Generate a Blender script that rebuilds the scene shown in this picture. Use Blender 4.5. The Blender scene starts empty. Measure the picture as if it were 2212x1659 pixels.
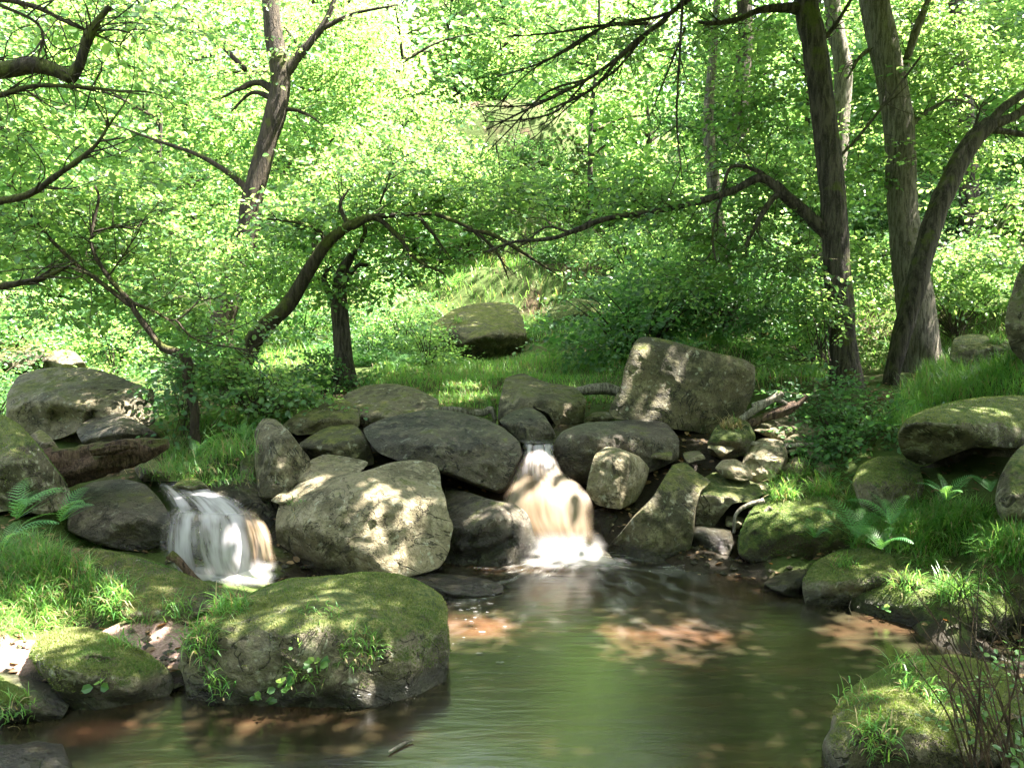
import bpy, math, random
import numpy as np
from mathutils import Vector
rng = np.random.default_rng(7)
random.seed(7)
sc = bpy.context.scene
COL = sc.collection
# ------------------------------------------------------------------ camera
CH, PITCH, FD = 2.2, math.radians(5.9), 1736.8      # eye height, tilt down, focal length in photo pixels
SP, CP = math.sin(PITCH), math.cos(PITCH)
cam = bpy.data.objects.new('camera', bpy.data.cameras.new('camera'))
COL.objects.link(cam); sc.camera = cam
cam.location = (0, 0, CH); cam.rotation_euler = (math.radians(90) - PITCH, 0, 0)
cam.data.sensor_width = 36; cam.data.lens = 36 * FD / 2212; cam.data.clip_end = 500; cam.data.clip_start = .05

def P(dx, dy, d):
    """world point seen at photo position (dx, dy) at depth d"""
    dx, dy, d = np.broadcast_arrays(np.asarray(dx, float), np.asarray(dy, float), np.asarray(d, float))
    cx = (dx - 1106) / FD * d; cy = (828.4 - dy) / FD * d
    return np.stack([cx, cy * SP + d * CP, CH + cy * CP - d * SP], -1)
def proj(p):
    p = np.asarray(p, float); y = p[..., 1]; z = p[..., 2] - CH
    d = y * CP - z * SP; u = y * SP + z * CP
    dd = np.where(np.abs(d) < 1e-3, 1e-3, d)
    return 1106 + FD * p[..., 0] / dd, 828.4 - FD * u / dd, d
def dz(dy, z):
    """depth at which the ray through row dy meets height z"""
    return (CH - z) / (SP - (828.4 - dy) / FD * CP)

# ------------------------------------------------------------------ noise
def _hash(ix, iy, iz, s):
    h = (ix * 374761393 + iy * 668265263 + iz * 1274126177 + s * 974711) & 0xffffffff
    h = ((h ^ (h >> 13)) * 1274126177) & 0xffffffff
    h = (h ^ (h >> 16)) & 0xffffff
    return h / float(0xffffff)
def vnoise(p, s=0):
    i = np.floor(p).astype(np.int64); f = p - i; f = f * f * (3 - 2 * f); r = 0
    for a in (0, 1):
        for b in (0, 1):
            for c in (0, 1):
                w = (f[..., 0] if a else 1 - f[..., 0]) * (f[..., 1] if b else 1 - f[..., 1]) * (f[..., 2] if c else 1 - f[..., 2])
                r = r + w * _hash(i[..., 0] + a, i[..., 1] + b, i[..., 2] + c, s)
    return r - .5
def fbm(p, s=0, o=4, g=.5):
    r, a = 0, 1.
    for k in range(o):
        r = r + a * vnoise(p * 2 ** k + 17.3 * k, s + k); a *= g
    return r
def smooth(x, a, b):
    t = np.clip((x - a) / (b - a), 0, 1); return t * t * (3 - 2 * t)

# ------------------------------------------------------------------ mesh helpers
def mk(name, V, F, mats, parent=None, mi=None, attr=None, shade=False, uv=None, origin=None):
    """ONE mesh object. F: list of (n,k) index arrays; mi: material index per array; attr: {name: per-vertex floats}"""
    V = np.asarray(V, np.float32).reshape(-1, 3)
    if origin is not None: V = V - np.asarray(origin, np.float32)
    me = bpy.data.meshes.new(name)
    me.vertices.add(len(V)); me.vertices.foreach_set('co', V.ravel())
    F = [np.asarray(f, np.int32) for f in F if len(f)]
    nl = sum(f.size for f in F); npoly = sum(len(f) for f in F)
    me.loops.add(nl); me.polygons.add(npoly)
    me.loops.foreach_set('vertex_index', np.concatenate([f.ravel() for f in F]))
    tot = np.concatenate([np.full(len(f), f.shape[1], np.int32) for f in F])
    st = np.concatenate([[0], np.cumsum(tot)[:-1]]).astype(np.int32)
    me.polygons.foreach_set('loop_start', st)
    try: me.polygons.foreach_set('loop_total', tot)
    except Exception: pass
    if mi is not None:
        me.polygons.foreach_set('material_index', np.concatenate([np.full(len(f), m, np.int32) for f, m in zip(F, mi)]))
    me.polygons.foreach_set('use_smooth', np.full(npoly, shade, bool))
    for k, a in (attr or {}).items():
        at = me.attributes.new(k, 'FLOAT', 'POINT'); at.data.foreach_set('value', np.asarray(a, np.float32).ravel())
    if uv is not None:
        l = me.uv_layers.new(name='UVMap'); vi = np.concatenate([f.ravel() for f in F])
        l.data.foreach_set('uv', np.asarray(uv, np.float32)[vi].ravel())
    me.update(calc_edges=True); me.validate()
    for m in (mats if isinstance(mats, (list, tuple)) else [mats]): me.materials.append(m)
    o = bpy.data.objects.new(name, me); COL.objects.link(o)
    if origin is not None: o.location = tuple(float(c) for c in origin)
    if parent is not None:
        o.parent = parent
        if origin is not None: o.location = (0, 0, 0)
    return o
def tag(o, label, cat, group=None):
    o['label'] = label; o['category'] = cat
    if group: o['group'] = group
    return o
def empty(name, loc, label, cat, group=None):
    o = bpy.data.objects.new(name, None); COL.objects.link(o); o.location = tuple(float(c) for c in loc)
    o.empty_display_size = .2
    return tag(o, label, cat, group)
def dup(root, loc, rz=0, s=1, label=None, group=None):
    r = root.copy(); COL.objects.link(r); r.location = tuple(float(c) for c in loc); r.rotation_euler = (0, 0, rz); r.scale = (s, s, s)
    if label: r['label'] = label
    if group: r['group'] = group
    for ch in list(root.children):
        c = ch.copy(); COL.objects.link(c); c.parent = r
    return r
class Bag:
    """collects pieces of ONE mesh"""
    def __init__(s): s.V, s.F, s.M, s.A, s.n = [], [], [], [], 0
    def add(s, V, F, m=0, a=None):
        V = np.asarray(V, float).reshape(-1, 3)
        for f in F:
            if len(f): s.F.append(np.asarray(f) + s.n); s.M.append(m)
        s.V.append(V); s.A.append(np.zeros(len(V)) if a is None else np.broadcast_to(np.asarray(a, float), (len(V),)))
        s.n += len(V)
    def build(s, name, mats, parent=None, shade=False, origin=None):
        return mk(name, np.concatenate(s.V), s.F, mats, parent, s.M, {'rnd': np.concatenate(s.A)}, shade, origin=origin)
def catmull(pts, n, closed=False):
    p = np.asarray(pts, float); m = len(p)
    if closed:
        q = np.concatenate([p[-1:], p, p[:2]]); segs = m
    else:
        q = np.concatenate([2 * p[:1] - p[1:2], p, 2 * p[-1:] - p[-2:-1]]); segs = m - 1
    t = np.linspace(0, segs, n, endpoint=not closed); i = np.minimum(t.astype(int), segs - 1); f = (t - i)[:, None]
    a, b, c, d = q[i], q[i + 1], q[i + 2], q[i + 3]
    return .5 * (2 * b + (c - a) * f + (2 * a - 5 * b + 4 * c - d) * f ** 2 + (3 * b - a - 3 * c + d) * f ** 3)
def resample(p, n, closed=True):
    q = np.concatenate([p, p[:1]]) if closed else p
    L = np.concatenate([[0], np.cumsum(np.linalg.norm(np.diff(q, axis=0), axis=1))])
    t = np.linspace(0, L[-1], n, endpoint=not closed)
    return np.stack([np.interp(t, L, q[:, k]) for k in range(q.shape[1])], -1)
def unit(v): return v / np.maximum(np.linalg.norm(v, axis=-1, keepdims=True), 1e-9)
def tube(pts, rad, ns=10, n=None, bump=.08, seed=0, raw=False):
    """tapered, slightly uneven limb: (V, F)"""
    pts = np.asarray(pts, float); n = n or max(6, 5 * len(pts))
    rad = np.interp(np.linspace(0, 1, n), np.linspace(0, 1, len(rad)), rad)
    c = pts if raw else catmull(pts, n)
    if raw: n = len(c); rad = np.interp(np.linspace(0, 1, n), np.linspace(0, 1, len(rad)), rad)
    t = unit(np.gradient(c, axis=0)); ref = np.array([.31, .9, .2]); ref = ref / np.linalg.norm(ref)
    u = unit(np.cross(t, ref)); v = np.cross(t, u)
    a = np.linspace(0, 2 * math.pi, ns, endpoint=False)
    ring = np.cos(a)[None, :, None] * u[:, None] + np.sin(a)[None, :, None] * v[:, None]
    base = c[:, None] + ring * rad[:, None, None]
    k = 1 + bump * 2 * fbm(base / max(rad.max(), .01) * .45 + seed * 3.7, seed, 3)
    V = c[:, None] + ring * (rad[:, None] * k)[..., None]
    i = np.arange(n - 1)[:, None] * ns; j = np.arange(ns)[None]; j2 = (j + 1) % ns
    F = np.stack([i + j, i + j2, i + ns + j2, i + ns + j], -1).reshape(-1, 4)
    V = np.concatenate([V.reshape(-1, 3), c[:1], c[-1:]]); b0, b1 = n * ns, n * ns + 1
    jj = np.arange(ns); T = np.concatenate([np.stack([(jj + 1) % ns, jj, np.full(ns, b0)], -1),
                                           np.stack([(n - 1) * ns + jj, (n - 1) * ns + (jj + 1) % ns, np.full(ns, b1)], -1)])
    return V, [F, T]

# ------------------------------------------------------------------ materials
class NT:
    def __init__(s, name):
        s.m = bpy.data.materials.new(name); s.m.use_nodes = True; s.t = s.m.node_tree; s.t.nodes.clear()
        s.out = s.t.nodes.new('ShaderNodeOutputMaterial')
    def n(s, kind, **kw):
        nd = s.t.nodes.new('ShaderNode' + kind)
        for k, v in kw.items():
            if k.startswith('p_'): setattr(nd, k[2:], v)
        for k, v in kw.items():
            if k.startswith('p_'): continue
            key = int(k[1:]) if k[0] == 'i' and k[1:].isdigit() else k.replace('_', ' ')
            sock = nd.inputs[key]
            if isinstance(v, bpy.types.NodeSocket): s.t.links.new(v, sock)
            elif isinstance(v, bpy.types.Node): s.t.links.new(v.outputs[0], sock)
            else: sock.default_value = v
        return nd
    def math(s, op, a, b=0., c=None):
        kw = dict(p_operation=op, i0=a, i1=b)
        if c is not None: kw['i2'] = c
        return s.n('Math', **kw).outputs[0]
    def mix(s, f, a, b):
        nd = s.t.nodes.new('ShaderNodeMix'); nd.data_type = 'RGBA'
        for idx, v in ((0, f), (6, a), (7, b)):
            if isinstance(v, bpy.types.NodeSocket): s.t.links.new(v, nd.inputs[idx])
            elif idx == 0: nd.inputs[0].default_value = v
            else: nd.inputs[idx].default_value = (*v[:3], 1)
        return nd.outputs[2]
    def noise(s, vec, scale, det=4, rough=.55, dist=0):
        return s.n('TexNoise', Vector=vec, Scale=scale, Detail=det, Roughness=rough, Distortion=dist).outputs[0]
    def ramp(s, f, a, b):
        nd = s.n('MapRange', p_interpolation_type='SMOOTHSTEP', Value=f); nd.inputs[1].default_value = a; nd.inputs[2].default_value = b
        return nd.outputs[0]
    def done(s, sh): s.t.links.new(sh, s.out.inputs[0]); return s.m

def rock_mat(name, dark, mid, pale, moss=0., lichen=.5, wet=.1, mcol=((.035, .05, .01), (.13, .13, .03)), gloss=.75, bump=.75):
    t = NT(name); g = t.n('NewGeometry'); pos = g.outputs['Position']; nz = t.n('SeparateXYZ', Vector=g.outputs['Normal']).outputs[2]
    z = t.n('SeparateXYZ', Vector=pos).outputs[2]
    n1 = t.noise(pos, 1.7, 6, .6, .4); n2 = t.noise(pos, 7.5, 7, .65, .3); n3 = t.noise(pos, 42, 5, .7); n4 = t.noise(pos, 13, 3, .5, .8); n5 = t.noise(pos, 170, 3, .7)
    c = t.mix(t.ramp(n1, .38, .62), [x * .8 for x in dark], mid)
    c = t.mix(t.math('MULTIPLY', t.ramp(n2, .47, .66), .85), c, pale)
    c = t.mix(t.math('MULTIPLY', t.ramp(n3, .5, .66), .6), c, [x * .35 for x in dark])
    ck = t.ramp(t.math('ABSOLUTE', t.math('SUBTRACT', t.noise(pos, 1.9, 5, .62, .9), .5)), .010, .002); c = t.mix(t.math('MULTIPLY', ck, .8), c, [x * .2 for x in dark])
    vo = t.n('TexVoronoi', Vector=pos, Scale=9.).outputs[0]
    sp = t.math('MULTIPLY', t.ramp(t.math('ADD', vo, t.math('MULTIPLY', n3, .35)), .36, .27), t.ramp(n1, .45, .6))
    c = t.mix(t.math('MULTIPLY', t.math('MAXIMUM', t.ramp(n4, .62, .7), sp), lichen), c, (.36, .37, .29))
    c = t.mix(t.math('MULTIPLY', t.ramp(n5, .6, .75), .35), c, (.3, .28, .22))
    mf = t.math('ADD', t.math('MULTIPLY', nz, .62), t.math('ADD', t.math('MULTIPLY', n2, 1.15), t.math('MULTIPLY', n1, .8)))
    mf = t.ramp(mf, 1.68 - moss, 1.98 - moss)
    mc = t.mix(t.ramp(t.math('ADD', t.math('MULTIPLY', n3, .5), t.math('MULTIPLY', n4, .5)), .36, .64), mcol[0], mcol[1])
    c = t.mix(mf, c, mc)
    wz = t.math('ADD', z, t.math('MULTIPLY', n2, -.12))
    wf = t.ramp(wz, wet, wet - .1)
    c = t.mix(t.math('MULTIPLY', wf, .8), c, (.014, .013, .009))
    h = t.math('ADD', t.math('ADD', t.math('MULTIPLY', n2, 1.), t.math('MULTIPLY', n3, .38)), t.math('ADD', t.math('MULTIPLY', n5, .09), t.math('SUBTRACT', t.math('MULTIPLY', mf, t.math('MULTIPLY', n3, .5)), t.math('MULTIPLY', ck, .5))))
    b = t.n('Bump', Strength=bump, Distance=.07, Height=h)
    ro = t.math('SUBTRACT', gloss, t.math('MULTIPLY', wf, .5))
    ro = t.math('ADD', ro, t.math('MULTIPLY', mf, .2))
    return t.done(t.n('BsdfPrincipled', Base_Color=c, Roughness=ro, Specular_IOR_Level=.35, Normal=b.outputs[0]).outputs[0])

def leaf_mat(name, a, b, tr, gloss=.45, tw=.5, var=.35):
    """a..b: range of the leaf's own colour, tr: colour of light passing through it"""
    t = NT(name); r = t.n('Attribute', p_attribute_name='rnd').outputs['Fac']; oi = t.n('ObjectInfo').outputs['Random']
    f = t.math('FRACT', t.math('ADD', r, t.math('MULTIPLY', oi, .37)))
    c = t.mix(f, a, b)
    trc = t.mix(f, [x * .75 for x in tr], [min(1, tr[0] * 1.5), tr[1] * 1.15, tr[2]])
    pr = t.n('BsdfPrincipled', Base_Color=c, Roughness=gloss, Specular_IOR_Level=.5)
    tl = t.n('BsdfTranslucent', Color=trc)
    return t.done(t.n('MixShader', i0=tw, i1=pr.outputs[0], i2=tl.outputs[0]).outputs[0])

def bark_mat(name, dark, light, mossy=.4, fine=1., stripe=5.):
    t = NT(name); g = t.n('NewGeometry'); pos = g.outputs['Position']; nrm = t.n('SeparateXYZ', Vector=g.outputs['Normal'])
    mp = t.n('Mapping', Vector=pos, Scale=(1, 1, .14))
    n1 = t.noise(mp.outputs[0], 22 * fine, 6, .65, .6); n2 = t.noise(pos, 3.2, 5); n3 = t.noise(pos, 60, 3); n4 = t.noise(mp.outputs[0], 55 * fine, 4, .7, .4)
    c = t.mix(t.ramp(n1, .38, .62), dark, light)
    c = t.mix(t.math('MULTIPLY', t.ramp(n3, .55, .7), .4), c, [min(1, x * 1.6) for x in light])
    mf = t.math('MULTIPLY', t.ramp(t.math('ADD', n2, t.math('MULTIPLY', nrm.outputs[2], .15)), .64 - .35 * mossy, .74 - .3 * mossy), .85)
    c = t.mix(mf, c, t.mix(n3, (.03, .045, .008), (.11, .12, .025)))
    b = t.n('Bump', Strength=1., Distance=.06, Height=t.math('ADD', n1, t.math('MULTIPLY', n4, .5)))
    return t.done(t.n('BsdfPrincipled', Base_Color=c, Roughness=.85, Specular_IOR_Level=.2, Normal=b.outputs[0]).outputs[0])

M = {}
M['grey'] = rock_mat('gritstone_grey', (.055, .047, .027), (.14, .118, .073), (.23, .20, .135), .18, .45)
M['olive'] = rock_mat('gritstone_olive', (.045, .04, .02), (.11, .092, .05), (.17, .15, .085), .3, .4)
M['tan'] = rock_mat('gritstone_tan', (.10, .085, .045), (.21, .175, .11), (.32, .275, .19), .12, .5)
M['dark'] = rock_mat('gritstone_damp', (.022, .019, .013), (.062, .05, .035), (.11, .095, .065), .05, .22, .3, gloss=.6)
M['mossy'] = rock_mat('gritstone_mossy', (.05, .043, .027), (.14, .12, .08), (.24, .225, .16), .44, .6, .1, ((.03, .055, .012), (.14, .145, .045)))
M['bank'] = rock_mat('mossy_earth', (.03, .024, .015), (.07, .055, .032), (.1, .09, .05), .85, .1, .1, ((.02, .035, .008), (.09, .11, .025)))
M['leaf'] = leaf_mat('oak_leaf', (.035, .122, .038), (.095, .195, .062), (.235, .455, .115), tw=.55, gloss=.34)
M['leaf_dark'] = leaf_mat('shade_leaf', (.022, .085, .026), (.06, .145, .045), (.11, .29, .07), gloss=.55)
M['leaf_far'] = leaf_mat('far_leaf', (.045, .14, .05), (.10, .21, .08), (.25, .49, .15), gloss=.5, tw=.55)
M['grass'] = leaf_mat('grass_blade', (.04, .16, .03), (.12, .25, .045), (.2, .46, .08), .42, .45)
M['straw'] = leaf_mat('straw_blade', (.22, .19, .09), (.34, .28, .15), (.35, .3, .12), .6, .35)
M['fern'] = leaf_mat('fern_frond', (.03, .13, .035), (.075, .20, .05), (.14, .38, .07), .45, .4)
M['moss'] = leaf_mat('moss_shoot', (.05, .125, .02), (.17, .155, .06), (.14, .28, .04), .8, .3)
M['litter'] = leaf_mat('fallen_leaf', (.07, .04, .018), (.2, .13, .06), (.2, .1, .03), .7, .2)
M['bark'] = bark_mat('grey_bark', (.02, .0165, .0135), (.085, .071, .058), .2)
M['bark_moss'] = bark_mat('mossy_bark', (.018, .014, .010), (.06, .048, .034), .5)
M['bark_pale'] = bark_mat('pale_bark', (.075, .066, .052), (.23, .20, .16), .12, 1.4)
M['twig'] = bark_mat('twig_bark', (.025, .02, .015), (.065, .05, .035), .1)
M['wood'] = bark_mat('weathered_wood', (.035, .022, .016), (.13, .085, .06), .12, 1.6)
M['driftwood'] = bark_mat('bleached_wood', (.12, .105, .085), (.36, .32, .27), 0, 1.8)

def ground_mat():
    t = NT('woodland_soil'); g = t.n('NewGeometry'); pos = g.outputs['Position']
    n1 = t.noise(pos, 1.3, 5); n2 = t.noise(pos, 9, 6, .65); n3 = t.noise(pos, 60, 4, .7)
    dirt = t.n('Attribute', p_attribute_name='dirt').outputs['Fac']
    c = t.mix(t.ramp(n2, .35, .65), (.03, .022, .013), (.085, .062, .036))
    c = t.mix(t.ramp(n1, .32, .5), c, t.mix(n3, (.022, .04, .01), (.07, .095, .025)))
    d = t.mix(t.ramp(n3, .4, .7), (.16, .105, .085), (.3, .21, .18))
    c = t.mix(t.ramp(t.math('ADD', dirt, t.math('MULTIPLY', t.math('SUBTRACT', n2, .5), .7)), .35, .6), c, d)
    wet_shade = t.n('Attribute', p_attribute_name='wet').outputs['Fac']; wet_shade = t.ramp(t.math('ADD', wet_shade, t.math('MULTIPLY', t.math('SUBTRACT', n2, .5), .6)), .3, .6)
    c = t.mix(wet_shade, c, t.mix(n3, (.010, .008, .005), (.03, .023, .015)))  # wet mud, and painted shade in the gaps between stream rocks
    b = t.n('Bump', Strength=.6, Distance=.05, Height=t.math('ADD', n2, t.math('MULTIPLY', n3, .4)))
    return t.done(t.n('BsdfPrincipled', Base_Color=c, Roughness=t.math('SUBTRACT', .9, t.math('MULTIPLY', wet_shade, .45)), Specular_IOR_Level=.15, Normal=b.outputs[0]).outputs[0])
M['ground'] = ground_mat()
# ------------------------------------------------------------------ terrain
CT = []
def G(*a):
    for dx, dy, z in a:
        p = P(dx, dy, dz(dy, z)); CT.append((p[0], p[1], z))
def W(*a):
    for dx, d, z in a: CT.append(((dx - 1106) / FD * d, d, z))
G((1300, 1640, -.55), (1100, 1500, -.6), (1500, 1500, -.6), (1300, 1350, -.6), (1150, 1280, -.5), (1450, 1280, -.5), (1650, 1300, -.4), (1650, 1450, -.5),
  (1750, 1400, -.4), (700, 1630, -.35), (500, 1620, -.3), (300, 1600, -.22), (900, 1600, -.4), (1250, 1225, -.4), (1600, 1225, -.25),
  (480, 1255, -.3), (560, 1262, -.3), (420, 1240, -.2), (700, 1270, -.3), (800, 1262, -.3))
W((1160, 7.8, .72), (1160, 9, .8), (950, 7.8, .55), (850, 7.9, .7), (1350, 7.8, .5), (1330, 8.4, .8), (1450, 7.4, .3), (1550, 7.4, .35), (1620, 7.6, .5),
  (1500, 8.3, .75), (1650, 8.3, .9), (1000, 8.5, .85), (1250, 9.5, .9), (700, 7.5, .5), (600, 7.3, .3), (700, 8.5, .85), (1230, 7.1, -.05), (1230, 7.45, .2),
  (400, 7.0, .5), (350, 7.1, .52), (280, 7.3, .7), (330, 7.7, .78), (420, 7.4, .75), (500, 7.2, .5), (480, 7.6, .75), (430, 8.2, 1.0), (560, 8.5, 1.0), (620, 9.5, 1.1),
  (200, 7.2, .5), (100, 8, .5), (50, 6.5, .4), (200, 9, .6), (-200, 8, .7), (0, 10, .8), (100, 11, .9), (-300, 6, .7),
  (100, 5.5, .42), (200, 5.3, .3), (300, 5.1, .2), (400, 4.8, .1), (100, 4.6, .24), (200, 4.55, .2), (300, 4.5, .1), (0, 4.4, .2), (-200, 4.5, .4), (-200, 5.4, .6),
  (0, 3.6, .1), (100, 3.5, -.05), (-300, 3, .3), (380, 4.5, .12),
  (900, 11.5, 1.08), (1100, 11.5, 1.08), (1250, 11.5, 1.1), (1000, 13.5, 1.15), (1200, 13.5, 1.2), (1350, 12, 1.25), (1050, 10, .95), (1300, 10, .95), (850, 12.5, 1.15), (740, 11, 1.1),
  (1100, 16, 1.3), (1000, 17, 1.4), (1100, 20, 3.0), (1200, 20, 3.3), (1050, 24, 5.2), (1100, 30, 9.5), (1100, 45, 18), (1100, 70, 30),
  (1500, 10, 1.2), (1500, 12, 1.6), (1550, 14, 2.5), (1600, 18, 4.5), (1700, 10, 1.3), (1820, 9.5, 1.19), (1990, 10.8, 1.24), (1900, 9, 1.1), (2150, 9, 1.2), (2150, 11, 1.5),
  (2150, 13, 2.3), (2000, 14, 2.6), (2300, 16, 4.5), (2300, 9, 1.6), (1900, 20, 5.5), (2000, 30, 10), (2000, 45, 16), (2400, 45, 18), (2600, 12, 3), (2000, 70, 24),
  (1750, 7, .5), (1700, 6.5, .2), (1850, 6.2, .45), (2000, 6, .6), (2100, 6, .65), (2000, 6.8, .7), (2100, 6.8, .7), (2000, 7.8, 1.0), (1850, 7.6, .8), (2200, 5.5, .6), (2300, 5, .5),
  (2100, 5.2, .3), (1950, 5.2, -.15), (2050, 4.6, -.15), (2250, 4, .1), (2400, 3.5, .3), (2100, 3.5, -.1), (1900, 3.4, -.3), (1750, 3.3, -.4),
  (600, 13, 1.2), (500, 16, 1.4), (300, 13, 1.0), (100, 15, 1.2), (300, 20, 1.8), (100, 25, 2.6), (500, 25, 3.2), (800, 20, 2.5), (800, 30, 8), (400, 40, 12), (100, 45, 13),
  (-400, 30, 4), (-600, 50, 10), (600, 70, 18), (-300, 12, 1.2), (-800, 15, 2.5))
CT += [(0, 1, -.4), (-2.5, 1, .3), (2.5, 1, .2), (0, -2, -.3), (-4, -4, .6), (4, -4, .6), (0, -8, -.2), (60, 40, 24), (-60, 60, 16), (60, 80, 34), (-60, 20, 12), (50, 5, 14), (-40, -8, 8), (40, -8, 12), (12, 0, 2.5), (-12, 0, 3)]
CT = np.array(CT)
def H(x, y, fine=True):
    x = np.asarray(x, float); y = np.asarray(y, float); sh = x.shape; x = x.ravel(); y = y.ravel(); out = np.empty(len(x))
    for s in range(0, len(x), 20000):
        a, b = x[s:s + 20000, None], y[s:s + 20000, None]
        d2 = (a - CT[None, :, 0]) ** 2 + (b - CT[None, :, 1]) ** 2 + .02 + .0004 * (b * b + a * a)
        w = d2 ** -1.9; out[s:s + 20000] = (w * CT[None, :, 2]).sum(1) / w.sum(1)
    p = np.stack([x, y, 0 * x], -1); r = np.hypot(x, y)
    out += fbm(p * .9, 3, 3) * .10 * smooth(r, 3, 9) + fbm(p * 4.5, 9, 3) * .035 * (1 if fine else 0) + fbm(p * .25, 5, 2) * .9 * smooth(r, 14, 30)
    return out.reshape(sh)
# ------------------------------------------------------------------ boulders
ROCKS = {}; SEAT = []
def rock(key, name, label, mat, out, d0, tf=.4, tb=.5, lean=0., edge=.75, top=0., yaw=0., side=None, seed=0, noise=.05, facets=5, n=3., ring=26, nth=110, rough=.02, group=None, creases=()):
    o = catmull(out, 400, True); o = resample(o, nth)
    o0 = resample(np.asarray(out, float), nth); o = .45 * o + .55 * o0
    size = np.ptp(o[:, 0]) / FD * d0
    c = o.mean(0); ymin, ymax = o[:, 1].min(), o[:, 1].max(); xmin, xmax = o[:, 0].min(), o[:, 0].max()
    w = fbm(np.stack([o[:, 0] * .018, o[:, 1] * .018, np.full(nth, seed * 1.7)], -1), seed, 3)
    o = c + (o - c) * (1 + .05 * w)[:, None]
    r = random.Random(seed * 31 + 5); pl = []
    for k in range(facets + 2):
        a = r.uniform(0, 2 * math.pi); tl = r.uniform(.35, 1.05); pl.append((math.sin(tl) * math.cos(a), math.sin(tl) * math.sin(a), math.cos(tl), r.uniform(.5, .88)))
    N = ring * 2 + 1; g = np.linspace(-1, 1, N); ga, gb = np.meshgrid(g, g); ga, gb = ga.ravel(), gb.ravel()
    big = np.abs(ga) > np.abs(gb); rr_ = np.where(big, ga, gb); sa = np.where(ga == 0, 1e-9, ga); sb = np.where(gb == 0, 1e-9, gb)
    th = np.where(big, (math.pi / 4) * gb / sa, math.pi / 2 - (math.pi / 4) * ga / sb); th = np.where(rr_ < 0, th + math.pi, th) % (2 * math.pi)
    rho = np.sin(np.abs(rr_) * math.pi / 2); fi = th / (2 * math.pi) * nth; i0 = np.floor(fi).astype(int) % nth; f_ = (fi - np.floor(fi))[:, None]
    oo = o[i0] * (1 - f_) + o[(i0 + 1) % nth] * f_
    def layer(front):
        q = c + (oo - c) * rho[:, None]
        v = (ymax - q[:, 1]) / (ymax - ymin); u = (q[:, 0] - xmin) / (xmax - xmin)
        D = d0 + lean * v + yaw * (u - .5)
        k = 22.; D = D + top * np.logaddexp(0, k * (v - edge)) / k / max(1 - edge, .1)
        if side: D = D + side[1] * np.logaddexp(0, 18 * (u - side[0])) / 18 if side[1] > 0 else D - side[1] * np.logaddexp(0, 18 * (side[0] - u)) / 18
        for (x0, y0, x1, y1, amt, wd) in creases:       # chiselled ledges and hollows across the face
            L = math.hypot(x1 - x0, y1 - y0); s = ((q[:, 0] - x0) * (y1 - y0) - (q[:, 1] - y0) * (x1 - x0)) / L
            tt = ((q[:, 0] - x0) * (x1 - x0) + (q[:, 1] - y0) * (y1 - y0)) / L / L
            D = D + amt * np.exp(-(s / wd) ** 2) * smooth(tt, -.1, .1) * (1 - smooth(tt, .9, 1.1))
        h = np.clip(1 - rho ** n, 0, 1) ** (1 / n)
        if front:
            x = (u - .5) * 2; y = (v - .5) * 2
            for (a, b, cc, off) in pl:
                lim = (off - a * x - b * y) / cc
                h = -np.log(np.exp(-26 * h) + np.exp(-26 * np.maximum(lim, -.6))) / 26
        D = D + (-tf if front else tb) * h
        p = P(q[:, 0], q[:, 1], D); m = np.clip(1 - rho ** 6, 0, 1)
        lump = fbm(p * 2.2 / max(size, .3) + seed, seed, 3); rid = np.abs(fbm(p * 3.4 / max(size, .4) + seed * 2.3, seed + 8, 3))
        D = D + m * size * noise * (1.6 * lump - 1.1 * np.exp(-(rid / .035) ** 2) * .35) + rough * m * (2.2 * fbm(p * 11, seed + 3, 4) + 1.2 * np.abs(fbm(p * 5, seed + 5, 3)))
        return P(q[:, 0], q[:, 1], D)
    Fr = layer(True); Bk = layer(False); ii = np.arange(N - 1)[:, None] * N; jq = np.arange(N - 1)[None]
    F1 = np.stack([ii + jq, ii + jq + 1, ii + N + jq + 1, ii + N + jq], -1).reshape(-1, 4)
    rim = np.abs(rr_) > 1 - 1e-6; mp = np.cumsum(~rim) - 1 + N * N; mp = np.where(rim, np.arange(N * N), mp)
    V = np.concatenate([Fr, Bk[~rim]]); F = np.concatenate([F1, mp[F1][:, ::-1]])
    org = V.mean(0); org[2] = V[:, 2].min()
    ob = mk(name, V, [F], M[mat], shade=True, origin=org)
    tag(ob, label, 'boulder' if name == 'boulder' else ('stone' if name == 'stone' else 'rock'), group)
    ROCKS[key] = (ob, V, F, N * N)
    return ob
B, R_, S = 'boulder', 'rock', 'stone'
rock('front', B, 'broad mossy boulder standing in the pool with grass tufts and seedlings on its face', 'mossy', [(385,1440),(398,1385),(440,1345),(500,1305),(570,1270),(640,1250),(720,1241),(800,1237),(860,1242),(920,1262),(957,1285),(968,1320),(970,1400),(964,1460),(950,1500),(885,1535),(800,1560),(720,1580),(650,1585),(560,1570),(470,1550),(405,1520)], 4.5, .34, .8, .12, .68, .7, side=(.86, .7), seed=1, noise=.05, facets=4, ring=40, nth=200, n=4.2)
rock('central', B, 'pale tan boulder with sun-dappled rounded face between the two waterfalls', 'tan', [(600,1195),(592,1140),(598,1090),(630,1050),(690,1030),(780,1018),(850,1000),(905,994),(942,1008),(958,1060),(970,1110),(979,1140),(971,1180),(950,1225),(900,1242),(800,1260),(700,1265),(640,1275),(608,1268)], 6.35, .5, .7, .3, .72, .5, side=(.2, -.5), seed=2, noise=.045, facets=4, ring=34, nth=170, n=3.4)
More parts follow.
